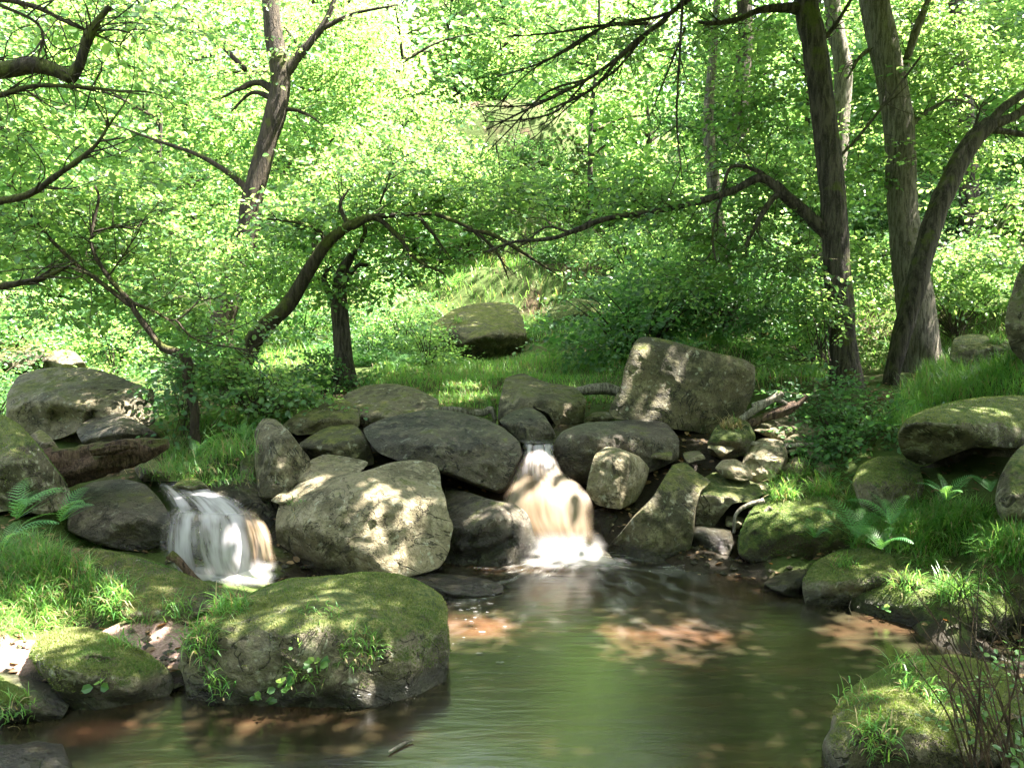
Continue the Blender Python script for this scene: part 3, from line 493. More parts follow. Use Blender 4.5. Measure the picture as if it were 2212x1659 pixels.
child(sheet_ob('foam', 'foam', [(385, 1215, 602, 1208, 6.08), (390, 1232, 604, 1228, 6.0), (405, 1250, 604, 1246, 5.95), (430, 1272, 604, 1268, 5.85)], 60, 24, .15, .05, (.35, .55), 7), w)
# thin foam lines along the shaded waterline
for (a, b, wd, lab) in (((1425, 1222, 6.62), (1600, 1203, 6.8), .1, 'thin white foam line at the foot of the small black flat-topped rock'), ((1020, 1222, 6.62), (1070, 1226, 6.58), .05, 'short streak of foam under the dark wet angular boulder')):
    p0, p1 = P(*a), P(*b); p0[2] = p1[2] = .012; t_ = np.linspace(0, 1, 24)[:, None]; c_ = p0 * (1 - t_) + p1 * t_
    off = np.array([0, 1., 0]) * wd * (.5 + .5 * np.abs(np.sin(t_ * 7 + 1))) * np.sin(t_ * 3.14)
    V = np.concatenate([c_ - off * .7, c_ + [0, 0, .012], c_ + off * .7]); jj = np.arange(23); fade = np.concatenate([np.zeros(24), .75 * np.sin(t_[:, 0] * 3.14) ** .5 * (.6 + .4 * np.sin(t_[:, 0] * 23)), np.zeros(24)])
    tag(mk('foam', V, [np.stack([jj + 24 * k, jj + 1 + 24 * k, jj + 25 + 24 * k, jj + 24 + 24 * k], -1) for k in (0, 1)], M['foam'], attr={'rnd': fade}, uv=np.concatenate([np.c_[t_, 0 * t_], np.c_[t_, 0 * t_ + .5], np.c_[t_, 0 * t_ + 1]]), shade=True), lab, 'foam')
# ------------------------------------------------------------------ vegetation helpers
SUN = np.array([.45, .10, .89]); SUN = SUN / np.linalg.norm(SUN)
HOLES = []      # gaps cut in the leaf canopy to aim the sun: (x, y, depth, radius, openness) of the places the sun reaches
for h in [(760,1120,6.0,.13,1),(830,1150,6.0,.10,.9),(720,1080,6.1,.08,.9),(850,1010,6.5,.22,.9),(930,1020,6.4,.12,.9),(900,1090,6.1,.25,.6),(780,1190,6.0,.1,.8),(840,1080,6.1,.2,.6),(930,1160,6.1,.14,.5),
          (1375,1015,7.0,.15,1),(1385,1050,7.0,.12,1),(1195,1095,7.0,.45,1),(1230,1190,6.8,.45,.95),(1160,990,7.5,.15,.9),(1600,1040,7.0,.16,1),(1535,1030,7.0,.12,1),(1600,1003,7.3,.1,1),
          (1660,970,7.6,.22,.9),(1690,912,8.1,.22,1),(1580,930,7.7,.2,.9),(1660,865,8.7,.3,.9),(1670,1075,6.9,.22,1),(1640,1095,6.9,.12,1),(1885,1240,5.3,.14,1),(1990,1195,5.6,.22,.8),(2070,1200,5.6,.2,.6),
          (2040,1430,3.8,.2,.55),(1950,1470,3.7,.15,.4),(310,890,8.3,.25,1),(300,850,8.4,.16,1),(215,835,8.3,.08,1),(270,820,8.5,.14,.8),(370,752,7.9,.1,1),(330,725,7.9,.08,.8),(585,1020,6.9,.1,1),(600,990,6.9,.08,.8),(700,1000,6.9,.2,1),(640,1015,6.9,.1,.9),
          (565,1160,6.0,.2,.95),(575,1215,5.9,.25,.9),(430,1050,6.8,.25,.8),(150,1270,5.0,.4,.9),(190,1240,5.1,.15,.9),(60,1380,4.6,.4,.7),(120,1350,4.6,.2,.8),(290,1200,5.2,.12,.8),(400,1255,5.1,.1,.8),
          (130,770,11.3,.9,1),(30,770,11.3,.8,1),(1010,840,10.5,.45,1),(1080,838,10.5,.3,.9),(1240,822,10.8,.3,1),(1170,750,13,.8,.4),(1030,1352,5.4,.4,1),(1420,1368,5.3,.55,.9),
          (880,905,7.4,.1,.9),(920,900,7.4,.08,.7),(1390,915,7.5,.13,1),(1340,915,7.5,.1,.8),(1480,745,8.3,.2,.9),(1400,732,8.4,.12,.9),(1600,785,8.3,.12,.8),(1770,680,9.3,.35,.9),(1160,945,7.7,.06,1),(580,940,6.9,.08,.4),(2170,860,6.5,.2,.7),
          (280,975,7.4,.12,.5),(700,1265,4.9,.2,.35),(450,1290,4.7,.15,.5),(60,960,6.1,.2,.35),(1250,840,8.8,.12,.6),(720,1330,4.4,.6,.5),(2010,1540,3.7,.7,.6),(100,1250,5.2,.7,.5),(1720,1060,6.7,.35,.7),(2120,830,7.5,.6,.5),(2030,1260,5.3,.5,.75),(1960,1210,5.6,.3,.9),(1760,1110,6.4,.5,.3),(330,1490,4.2,.08,.7),(1440,1010,6.9,.1,.5),(430,960,7.4,.15,.6),(560,850,8.3,.25,.6),(470,1060,6.7,.12,.8)]:
    HOLES.append((P(h[0], h[1], h[2]), h[3], h[4]))
def sun_keep(c):
    """False for leaves that would close one of the gaps"""
    k = np.ones(len(c), bool)
    for p, r, o in HOLES:
        v = c - p; t = v @ SUN; dist = np.linalg.norm(v - t[:, None] * SUN, axis=1)
        k &= ~((t > .35) & (dist < r * (1 + .35 * rng.standard_normal(len(c)))) & (rng.random(len(c)) < o))
    return k
LEAF = np.array([(0, 0, 0), (.28, -.3, .07), (.72, -.33, .05), (1, 0, -.08), (.72, .33, .05), (.28, .3, .07)])
LF = np.array([(0, 1, 2, 3), (0, 3, 4, 5)])
def spray_template(n, L, seed, leaf=.075):
    """a twig with alternate leaves lying roughly in one plane"""
    r = np.random.default_rng(seed); V = []; ax = []
    tips = [(np.array([0, 0, 0.]), np.array([1, 0, 0.]), L)]
    for k in range(4):
        s = (.2 + .2 * k) * L; sg = 1 if k % 2 else -1; a = sg * r.uniform(.6, 1.0)
        tips.append((np.array([s, 0, 0]), np.array([math.cos(a), math.sin(a), r.uniform(-.1, .1)]), L * r.uniform(.35, .6)))
    lens = np.array([t[2] for t in tips]); cnt = np.maximum(2, (n * lens / lens.sum()).astype(int))
    for (o, d, l), c in zip(tips, cnt):
        for k in range(c):
            b = o + d * l * ((k + r.uniform(.3, 1)) / c); sg = 1 if k % 2 else -1; aa = math.atan2(d[1], d[0]) + sg * r.uniform(.4, 1.2) * (k < c - 1)
            s = leaf * r.uniform(.5, 1.35); ca, sa = math.cos(aa), math.sin(aa); tilt, roll = r.normal(0, .4), r.normal(0, .5)
            q = LEAF * s; y = q[:, 1] * math.cos(roll) - q[:, 2] * math.sin(roll); z = q[:, 1] * math.sin(roll) + q[:, 2] * math.cos(roll)
            x = q[:, 0] * math.cos(tilt) - z * math.sin(tilt); z = q[:, 0] * math.sin(tilt) + z * math.cos(tilt)
            V.append(np.stack([x * ca - y * sa, x * sa + y * ca, z], -1) + b + [0, 0, r.normal(0, .025)])
    TV, TF, nn = [], [], 0
    for (o, d, l) in tips:
        s = np.cross(d, [0, 0, 1.]); w = .005
        q = np.array([o + s * w, o - s * w, o + np.array([0, 0, w]), o + d * l * .95]); TV.append(q)
        TF += [(nn, nn + 1, nn + 3), (nn + 1, nn + 2, nn + 3), (nn + 2, nn, nn + 3)]; nn += 4
    return np.array(V), np.concatenate(TV), np.array(TF)
SPR = [spray_template(26, .55, 100 + k, .07) for k in range(6)]
def frames(d, up):
    x = unit(d); y = unit(np.cross(up, x)); z = np.cross(x, y); return np.stack([x, y, z], -1)
def put_sprays(bag, pos, scale=1., spread=1., droop=.25, twigs=True, cull=True, out=None, tmpl=None):
    pos = np.asarray(pos, float); N = len(pos)
    if not N: return
    a = rng.uniform(0, 2 * math.pi, N); d = np.stack([np.cos(a), np.sin(a), rng.normal(-droop, .35, N)], -1)
    if out is not None: d = d * .6 + unit(out) * .8
    up = np.stack([rng.normal(0, .25, N) * spread, rng.normal(0, .25, N) * spread, np.ones(N)], -1)
    R = frames(d, up); sc_ = scale * rng.uniform(.7, 1.25, N); tm = tmpl or SPR; which = rng.integers(0, len(tm), N)
    for k, (LV, TV, TF) in enumerate(tm):
        m = which == k; n = m.sum()
        if not n: continue
        V = np.einsum('nij,lvj->nlvi', R[m] * sc_[m][:, None, None], LV) + pos[m][:, None, None]
        V = V.reshape(-1, 6, 3)
        if cull:
            V = V[sun_keep(V.mean(1))]
        nl = len(V)
        if nl:
            F = (np.arange(nl)[:, None, None] * 6 + LF[None]).reshape(-1, 4)
            bag.add(V, [F], 0, np.repeat(rng.random(nl), 6))
        if twigs:
            T = np.einsum('nij,vj->nvi', R[m] * sc_[m][:, None, None], TV) + pos[m][:, None]
            F = (np.arange(n)[:, None, None] * len(TV) + TF[None]).reshape(-1, 3)
            bag.add(T, [F], 1)
def cloud(dx, dy, rx, ry, d, rd, n):
    m = max(3, n // 8); v = rng.standard_normal((m, 3)); v = unit(v) * rng.random((m, 1)) ** .45
    q = P(dx + rx * v[:, 0], dy + ry * v[:, 1], d + rd * v[:, 2])      # leaves hang in layered clumps
    return (q[:, None] + rng.normal(0, 1, (m, 10, 3)) * [min(.26, .45 * rx * d / FD), min(.26, .45 * rx * d / FD), .07]).reshape(-1, 3)
    return P(dx + rx * v[:, 0], dy + ry * v[:, 1], d + rd * v[:, 2])
def px(pts, d):
    """photo polyline -> world; a third number is a change of depth"""
    return np.array([P(p[0], p[1], d + (p[2] if len(p) > 2 else 0)) for p in pts])
def tree(name, label, trunk, d, r, limbs=(), clouds=(), bark='bark', leaf='leaf', above=None, group=None, cat='tree', spr=1., extra=None, root_z=True, twigs=260):
    pts = px(trunk, d); base = pts[0].copy(); hz = float(H(base[0], base[1])) - .12
    if root_z and base[2] > hz: pts = np.concatenate([[[base[0], base[1], hz]], pts])
    t = empty(name, pts[0], label, cat, group); org = pts[0]
    if above is not None: pts = np.concatenate([pts, above])
    rr = np.array([p / FD * d for p in r])
    V, F = tube(pts, rr, 18, 14 * len(pts), .10, len(label))
    fl = np.clip(1 - (V[:, 2] - org[2]) / (rr[0] * 5), 0, 1) ** 2
    a = np.arctan2(V[:, 1] - org[1], V[:, 0] - org[0]); V[:, :2] += (V[:, :2] - org[:2]) * (fl * (.22 + .2 * np.sin(a * 3 + 1)))[:, None]
    mk('trunk', V, F, M[bark], t, shade=True, origin=org)
    tips = []
    for lb in limbs:
        lp = px(lb[0], lb[2] if len(lb) > 2 else d); lr = [q / FD * d for q in lb[1]]
        V, F = tube(lp, lr, 9, 9 * len(lp), .16, len(lb[0])); mk('branch', V, F, M[bark], t, shade=True, origin=org)
        tips.append(lp)
    bg = Bag()
    for lp in tips:                                    # short twigs along the limbs
        c = catmull(lp, 40)
        for k in range(int(len(lp) * 3)):
            i = rng.integers(8, 39); dd = unit(c[i] - c[i - 3]); v = unit(dd + rng.normal(0, .6, 3) + [0, 0, -.1]); L = rng.uniform(.15, .7)
            q = np.array([c[i], c[i] + v * L * .5 + rng.normal(0, .03, 3), c[i] + unit(v + rng.normal(0, .3, 3)) * L])
            V, F = tube(q, [.007, .002], 4, 7, 0); bg.add(V, F, 1)
    for cl in clouds:
        n = cl[6]; pos = cloud(*cl[:4], cl[4] + .3 + .75 * cl[5], cl[5], n); put_sprays(bg, pos, cl[7] if len(cl) > 7 else spr)
    if extra is not None: put_sprays(bg, extra, 1.6, twigs=False)
    if bg.n: bg.build('crown', [M[leaf], M['twig']], t, origin=org)
    return t
# ------------------------------------------------------------------ unseen overhead canopy added and shaped to shade the stream, joined to nearby crowns
def canopy(x0, x1, y0, y1, z0, z1, n):
    p = np.stack([rng.uniform(x0, x1, n), rng.uniform(y0, y1, n), rng.uniform(z0, z1, n)], -1)
    k = fbm(p * .55, 77, 3) > -.2
    _, v, dd = proj(p); return p[k & ((v < -40 - 1.0 * FD / np.maximum(dd, .5)) | (dd < 0))]
CANA = canopy(-1.2, 5, 3.2, 10.6, 5.4, 9.5, 4700); CANB = canopy(4.6, 10.2, 2.4, 11.5, 5.4, 10, 4300); CANC = canopy(1.9, 5.6, 14.4, 18.5, 7.6, 11.5, 1700); CANC = np.concatenate([CANC, canopy(2.8, 5.8, 11, 14.4, 7, 10.5, 1000)])

def above(dx, dy, d, *steps):
    p = P(dx, dy, d); out = []
    for s in steps: p = p + np.array(s, float); out.append(p)
    return np.array(out)
tree('tree', 'tall leaning tree with a forked dark trunk rising behind the left waterfall', [(455,800),(475,715),(497,640),(532,520),(545,430),(570,330),(596,240),(606,170),(592,80),(585,0)], 13, [30,26,24,23,22,21,19,18,16],
     [([(600,185),(640,125),(695,60),(722,0),(735,-60)], [13,9,6,3]), ([(598,200),(560,178),(520,190),(478,212)], [10,6,2]), ([(596,215),(545,200),(500,240)], [8,4,2]), ([(700,60),(760,30),(860,10)], [6,4,2]), ([(535,440),(525,400),(440,340),(330,300),(250,270)], [9,6,4,1]), ([(530,150),(470,90),(420,50),(395,0)], [6,4,2]), ([(610,235),(650,240),(700,270)], [6,3,1])],
     [(450,150,230,140,13,1.5,150),(720,140,180,140,13,1.5,130),(660,330,160,120,13,1.5,110),(430,340,160,110,13,1.5,110),(600,20,280,60,13,1.5,120),(830,240,150,120,14,1.5,110),(520,560,120,90,12.5,1,40)], 'twig', 'leaf', above(585, 0, 13, (-.1, .1, 1.4), (.1, 0, 1.8), (0, 0, 1.6)))
tree('tree', 'tree leaning right over the clearing with low spreading boughs of pale leaves', [(500,830),(530,770),(562,715),(620,660),(662,592),(700,532),(735,500),(758,484)], 10.2, [25,21,18,15,13,11],
     [([(745,492),(790,470),(860,464),(932,461)], [10,7,5,4]), ([(760,490),(810,470),(860,510),(900,560),(960,590)], [8,6,4,2]), ([(900,462),(940,510),(975,560)], [5,3,1]), ([(1000,495),(1060,505),(1130,545),(1215,600)], [3,5,4,1]), ([(940,461),(1010,490),(1070,540),(1100,605)], [5,4,3,1]), ([(752,485),(735,440),(760,400)], [6,4,1]), ([(820,440),(835,400),(850,350)], [3,2,1]), ([(705,530),(690,500),(640,480),(560,470)], [6,4,2])],
     [(800,410,170,60,10.2,.9,100),(980,400,190,50,10.2,.9,75),(900,320,190,80,10.5,1,80),(700,470,120,50,10,.8,60),(620,590,130,60,10,.8,60),(1060,455,100,30,10,.6,22),(480,540,110,60,9.8,.8,50),(880,540,90,40,10,.6,14),(1130,400,80,50,10.4,.6,16)], 'bark_moss', 'leaf')
tree('tree', 'short forked tree trunk with a dark shrubby foot at the edge of the grass clearing', [(745,850),(742,790),(738,720),(733,650),(738,590),(765,545)], 10.8, [28,24,20,18,13,8],
     [([(734,660),(712,630),(700,600),(715,575)], [11,8,6,3]), ([(735,620),(770,575),(800,572)], [8,5,3]), ([(765,545),(790,500),(780,480)], [6,4,2])], [(760,600,70,60,10.8,.6,30)], 'bark', 'leaf')
tree('sapling', 'thin crooked sapling with a sunlit bend growing from the grassy bank on the left', [(420,925),(420,880),(402,822),(408,785),(386,762),(350,748),(316,705),(292,672),(285,652)], 7.9, [12,10,9,9,10,7,6,5.5],
     [([(287,662),(225,615),(160,565),(95,500),(45,430),(25,390)], [6,5,4,3,2]), ([(285,655),(235,598),(203,545),(198,500),(213,430),(205,400)], [6,5,4,3,2]), ([(290,655),(330,670),(380,690),(440,640)], [4,3,2,1]), ([(203,500),(250,490),(300,495)], [3,2,1]), ([(380,690),(420,730),(500,750),(560,760)], [3,2,1]), ([(232,600),(260,560),(300,500)], [2,1])],
     [(140,520,160,80,7.9,.7,70),(330,590,140,70,7.9,.7,65),(250,440,160,80,7.9,.8,70),(60,600,90,60,7.6,.6,30),(420,680,110,50,8.4,.6,25),(90,380,110,70,7.7,.6,40)], 'twig', 'leaf', spr=.9)
tree('tree', 'mossy limb with a broken upturned end reaching in at the top left corner', [(-420,900),(-400,500),(-330,250),(-200,170)], 5.6, [70,60,45,30],
     [([(-210,175),(-80,158),(0,150),(75,141),(130,155),(152,168)], [24,21,19,17,15,13]), ([(148,172),(172,140),(185,95),(205,55),(236,14)], [15,12,11,9,6]), ([(-220,170),(-60,10),(60,10),(150,50),(200,70),(280,110)], [8,6,5,3,1]), ([(-80,220),(0,205),(80,185),(200,190),(320,205)], [7,6,5,4,1]), ([(-160,500),(-40,445),(60,420),(120,380),(200,320),(245,255)], [10,9,7,5,2]), ([(-120,640),(0,618),(90,600),(165,565)], [9,8,6,2]), ([(0,10),(80,50),(100,110)], [4,3,1])],
     [(90,70,200,70,6.5,1,60),(60,270,150,70,6.8,.8,55),(300,60,130,70,7.5,1,45),(20,480,80,60,6.5,.6,25)], 'bark_moss', 'leaf')
tree('tree', 'straight dark tree trunk with a low mossy bough, nearest of the right bank trees', [(1832,850),(1826,780),(1818,690),(1810,600),(1802,470),(1790,350),(1776,220),(1758,90),(1742,0)], 9.6, [36,29,27,26,26,25,24,23],
     [([(1800,520),(1745,462),(1700,425),(1672,395)], [14,14,13,11]), ([(1680,405),(1640,384),(1580,412),(1490,440),(1400,458),(1300,474),(1200,512),(1110,522),(1045,545)], [10,9,8,7,6,5,3.5,2]), ([(1745,22),(1690,16),(1640,22),(1590,42),(1540,50),(1508,47)], [14,10,7,6,5,3]), ([(1672,400),(1640,370),(1580,360),(1560,420),(1540,500),(1545,560)], [5,4,3,2]), ([(1685,415),(1660,440),(1625,500),(1610,530)], [8,6,3]), ([(1300,474),(1240,500),(1180,490),(1130,530)], [4,3,1]), ([(1530,-30),(1440,30),(1300,60),(1180,130),(1060,170)], [4,3.5,2.5,1]), ([(1500,-20),(1390,80),(1270,170),(1130,240),(1050,280)], [5.5,4.5,3,1]), ([(1390,80),(1330,150),(1240,220),(1150,300)], [3,2.5,2,1]), ([(1330,40),(1240,100),(1150,150),(1080,220)], [3,2,1]), ([(1270,170),(1200,240),(1110,260),(1040,262)], [3,2,1]), ([(1480,60),(1440,160),(1400,260)], [2.5,2,1]), ([(1440,40),(1350,110),(1280,190),(1180,240)], [6,4,2]), ([(1400,50),(1300,55),(1200,70),(1090,80)], [4,3,1]), ([(1230,190),(1150,225),(1040,230)], [4,2,1]), ([(1270,170),(1180,200),(1100,280),(1060,320)], [3,2,1]), ([(1760,100),(1800,60),(1850,-20)], [7,5,3]), ([(1476,-20),(1468,120),(1462,260),(1474,390)], [3,2.5,2,1], 8.8), ([(1790,360),(1850,300),(1930,200),(1990,120)], [4,3,2])],
     [(1560,470,130,70,9.6,.8,65),(1660,350,100,70,9.6,.8,50),(1400,420,130,50,9.4,.7,30),(1480,570,120,45,9.6,.6,35),(1480,50,260,60,9.6,1.2,80),(1660,200,110,90,9.8,.9,60),(1320,130,200,70,9.6,1,30),(1290,400,120,50,9.4,.6,12),(1580,270,110,60,10,.8,30),(1730,560,60,50,9.2,.4,18)], 'bark', 'leaf', above(1742, 0, 9.6, (-.1, .05, 1.2), (0, .1, 1.6), (.05, 0, 1.6), (0, 0, 1.6)), extra=CANA)
tree('tree', 'thick grey-brown tree trunk with ridged bark standing straight on the right bank', [(2000,815),(1990,760),(1978,650),(1958,520),(1948,420),(1945,320),(1935,220),(1908,100),(1888,0)], 10.9, [48,40,36,32,31,31,30,28],
     [([(1935,200),(1965,110),(1985,50),(2010,-10)], [12,9,8,6]), ([(1950,300),(1990,250),(2060,215),(2130,240)], [6,4,1]), ([(1910,90),(1860,120),(1830,170)], [6,4,2])],
     [(1960,190,110,90,10.4,.8,60),(2090,130,140,100,10.4,1,75),(2120,290,110,60,10.2,.7,45),(1895,320,60,70,10.2,.5,30),(2000,40,200,50,10.4,1,50)], 'bark_pale', 'leaf', above(1888, 0, 10.9, (-.15, .05, 1.3), (0, .1, 1.8), (.05, 0, 1.8)), extra=CANB)
tree('tree', 'slanting tree stem that crosses the thick ridged trunk and forks at the right edge', [(1905,935),(1918,850),(1942,740),(1966,660),(1990,575),(2015,480),(2055,385),(2100,305),(2140,265)], 9.9, [15,16,18,20,22,22,21,19,17],
     [([(2130,275),(2170,230),(2215,200),(2300,130)], [10,9,8,5]), ([(2138,270),(2190,250),(2260,205),(2330,190)], [12,10,8,5]), ([(2140,280),(2180,285),(2230,295)], [8,6,4]), ([(2095,300),(2110,260),(2120,225)], [4,3,1])],
     [(2150,430,90,70,10.6,.7,35),(2020,560,150,35,11.5,.7,45),(2160,540,80,60,11.2,.7,35),(1760,530,100,40,10.6,.6,25)], 'bark', 'leaf')
tree('tree', 'slim pale trunk beyond the low mossy bough, left of the nearest right bank tree', [(1582,690),(1572,610),(1550,480),(1535,330),(1530,250),(1540,120),(1552,-40)], 12.5, [20,17,16,14,12,9,7], [], [(1560,150,80,120,12.5,.8,40),(1620,60,90,60,12.5,.8,30)], 'bark_pale', 'leaf', extra=CANC)
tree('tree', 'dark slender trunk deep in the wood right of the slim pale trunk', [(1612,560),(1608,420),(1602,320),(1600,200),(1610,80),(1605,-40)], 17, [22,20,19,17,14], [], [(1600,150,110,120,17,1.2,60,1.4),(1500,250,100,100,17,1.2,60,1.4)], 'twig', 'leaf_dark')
tree('tree', 'greyish trunk showing behind the nearest right bank tree', [(1788,740),(1790,600),(1808,350),(1822,170),(1805,60),(1790,-40)], 13.5, [26,23,20,18,16], [], [(1850,60,70,60,13.5,.8,30)], 'bark_pale', 'leaf')
tree('tree', 'thin upright trunk at the top right behind bright leaves', [(2100,560),(2095,420),(2085,250),(2075,100),(2060,-40)], 15, [22,20,17,15], [], [(2120,60,110,90,15,1,60,1.2)], 'bark', 'leaf')
# ------------------------------------------------------------------ woodland on the hillside
def far_tree(name, label, seed, h, w, low, n, leaf, trunk_r=.1):
    global rng
    keep = rng; rng = np.random.default_rng(seed); t = empty(name, (0, 0, 0), label, 'tree', 'trees crowding the hillside')
    tp = np.array([(0, 0, -.4), (.1, 0, h * .3), (-.1, .1, h * .6), (.1, 0, h * .95)]); V, F = tube(tp, [trunk_r, trunk_r * .5, trunk_r * .15], 8, 14, .1); mk('trunk', V, F, M['bark'], t, shade=True)
    bg = Bag()
    for k in range(11):
        a = rng.uniform(0, 6.28); z = h * rng.uniform(.25, .8); q = np.array([(0, 0, z), (math.cos(a) * w * .4, math.sin(a) * w * .4, z + .5), (math.cos(a) * w * .85, math.sin(a) * w * .85, z + .7)]); V, F = tube(q, [.05, .012], 5, 8, .1); bg.add(V, F, 1)
    c = []
    for k in range(30):
        a = rng.uniform(0, 6.28); z = rng.uniform(low, 1); rr = w * math.sqrt(max(0, 1 - ((z - .55) / .62) ** 2)) * rng.uniform(.4, 1)
        b = np.array([rr * math.cos(a), rr * math.sin(a), z * h]); v = unit(rng.standard_normal((n // 30, 3))) * rng.random((n // 30, 1)) ** .4
        c.append(b + v * [w * .36, w * .36, w * .13])
    put_sprays(bg, np.concatenate(c), 1.5, twigs=False, cull=False, tmpl=FSP); bg.build('crown', [M[leaf], M['twig']], t); rng = keep; return t
FSP = [spray_template(13, .6, 300 + k, .11) for k in range(4)]
FT = [far_tree('tree', 'leafy tree among the many covering the sunlit hillside', 11, 9.5, 2.9, .04, 540, 'leaf_far'), far_tree('tree', 'leafy tree among the many covering the sunlit hillside', 12, 8, 2.6, .04, 480, 'leaf_far'), far_tree('tree', 'leafy tree among the many covering the sunlit hillside', 13, 11, 2.8, .1, 540, 'leaf')]
def shrub(label, seed, h, w, n, leaf, scale=1.):
    global rng
    keep = rng; rng = np.random.default_rng(seed); t = empty('shrub', (0, 0, 0), label, 'shrub', 'undergrowth shrubs on the slope'); bg = Bag()
    for k in range(7):
        a = rng.uniform(0, 6.28); q = np.array([(0, 0, -.1), (math.cos(a) * w * .3, math.sin(a) * w * .3, h * .5), (math.cos(a) * w * .7, math.sin(a) * w * .7, h * .85)]); V, F = tube(q, [.02, .005], 5, 8, 0); bg.add(V, F, 1)
    v = unit(rng.standard_normal((n, 3))) * rng.random((n, 1)) ** .45; v[:, 2] = np.abs(v[:, 2]) * 1.0
    k = fbm(v * 2.2 + seed, seed, 3) > -.12; put_sprays(bg, (v * [w, w, h])[k], scale, twigs=False, cull=False)
    bg.build('foliage', [M[leaf], M['twig']], t); rng = keep; return t
SH = [shrub('leafy shrub in the undergrowth of the wooded slope', 21, 1.5, 1.2, 170, 'leaf', 1.1), shrub('leafy shrub in the undergrowth of the wooded slope', 22, 1.1, 1.3, 150, 'leaf_dark', 1.1), shrub('leafy shrub in the undergrowth of the wooded slope', 23, 2.2, 1.4, 210, 'leaf_far', 1.2)]
def at_ground(dx, d):
    x = (dx - 1106) / FD * d; y = d * CP; return x, y, float(H(x, y)) - .05
used = [0, 0, 0]
def place(pool, k, dx, d, s, cnt):
    x, y, z = at_ground(dx, d)
    if not cnt[k]: o = pool[k]; o.location = (x, y, z); o.rotation_euler = (0, 0, random.uniform(0, 6.28)); o.scale = (s, s, s); cnt[k] = 1
    else: o = dup(pool[k], (x, y, z), random.uniform(0, 6.28), s)
    return o
TREES = []
for d, nn, sp in ((19, 9, 2900), (24, 10, 2900), (30, 11, 2900), (37, 11, 2800), (46, 12, 2800), (58, 12, 2800), (74, 12, 2800)):
    for k in range(nn):
        dx = -350 + sp * (k + random.uniform(.2, .8)) / nn
        if d < 22 and 760 < dx < 1420: continue
        TREES.append((dx, d + random.uniform(-2.5, 2.5), random.uniform(.85, 1.25)))
TREES += [(random.uniform(930, 1230), random.uniform(34, 75), random.uniform(.8, 1.1)) for k in range(12)]
for i, (dx, d, s) in enumerate(TREES): place(FT, i % 3, dx, d, s, used)
for k in range(17):                 # unseen trees added behind the viewpoint to block low sky light
    a = math.radians(195 + 150 * (k + random.uniform(.1, .9)) / 17); r_ = random.uniform(7, 12); x = r_ * 1.25 * math.cos(a); y = r_ * math.sin(a)
    dup(FT[k % 3], (x, y, float(H(x, y)) - .1), random.uniform(0, 6.28), random.uniform(.9, 1.2), 'leafy tree standing behind the viewpoint, out of the picture', 'trees behind the viewpoint')
usedS = [0, 0, 0]
SHR = []
for d, nn in ((12.2, 12), (14.5, 16), (17.5, 18)):
    for k in range(nn):
        dx = -150 + 2550 * (k + random.uniform(.1, .9)) / nn
        if d < 16 and 790 < dx < 1450: continue
        if d < 24 and 900 < dx < 1330 and random.random() < .75: continue
        if d < 13.5 and (480 < dx or dx < 60): continue
        SHR.append((dx, d + random.uniform(-1, 1), random.uniform(.7, 1.3) * (1 if d > 16 else .75)))
dd_ = np.geomspace(14, 110, 160)
for r_ in range(10):                 # wherever the hillside would show bare between the trees, a shrub grows
    for c_ in range(18):
        dx, dy = -60 + 2340 * (c_ + random.uniform(.1, .9)) / 18, 150 + 50 * r_ + random.uniform(-20, 20)
        ray = P(dx, dy, dd_); hit = np.nonzero(ray[:, 2] < H(ray[:, 0], ray[:, 1], False))[0]
        if len(hit) and 17 < dd_[hit[0]] < 95 and not (930 < dx < 1330 and dy > 470): SHR.append((dx, dd_[hit[0]] - .5, random.uniform(.8, 1.15) * max(.8, dd_[hit[0]] / 27)))
for i, (dx, d, s) in enumerate(SHR): place(SH, i % 3, dx, d, s, usedS)
# ------------------------------------------------------------------ near shrubs and bushes
def bush(name, label, clouds, leaf, base, d, spr=.8, cat='bush'):
    p = P(base[0], base[1], d); t = empty(name, p, label, cat); bg = Bag()
    for cl in clouds:
        pos = cloud(*cl[:7]); put_sprays(bg, pos, spr, 1.6, .1)
        for q in pos[::4]:
            m = (q + p) / 2 + rng.normal(0, .05, 3); V, F = tube(np.array([p + rng.normal(0, .05, 3), m, q]), [.008, .003], 4, 8, 0); bg.add(V, F, 1)
    bg.build('foliage', [M[leaf], M['twig']], t, origin=p); return t
bush('bush', 'bright green leafy bush at the foot of the crooked sapling', [(560,845,85,45,8.5,.35,55),(490,800,70,40,8.7,.35,35),(600,870,45,30,8.4,.25,25)], 'leaf', (550, 890), 8.5)
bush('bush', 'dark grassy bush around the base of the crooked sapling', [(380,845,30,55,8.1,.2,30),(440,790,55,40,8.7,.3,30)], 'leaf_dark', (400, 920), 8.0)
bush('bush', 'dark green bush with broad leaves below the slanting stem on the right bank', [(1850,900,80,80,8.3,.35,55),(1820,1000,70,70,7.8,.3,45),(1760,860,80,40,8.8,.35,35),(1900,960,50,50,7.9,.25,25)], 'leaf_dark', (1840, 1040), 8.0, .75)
bush('bush', 'pale sunlit sprig bush left of the nearest right bank tree trunk', [(1768,690,42,60,9.3,.25,40),(1690,745,60,35,9.6,.3,25)], 'leaf', (1770, 780), 9.3, .7)
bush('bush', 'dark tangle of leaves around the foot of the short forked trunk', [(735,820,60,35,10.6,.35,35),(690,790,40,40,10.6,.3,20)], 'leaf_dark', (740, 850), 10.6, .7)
bush('bush', 'sprawling bush in front of the slim pale trunk on the shaded slope', [(1560,620,120,50,12.2,.6,60),(1640,660,80,40,11.6,.5,40),(1450,600,90,40,12.8,.5,35)], 'leaf_dark', (1570, 690), 12.2, .85)
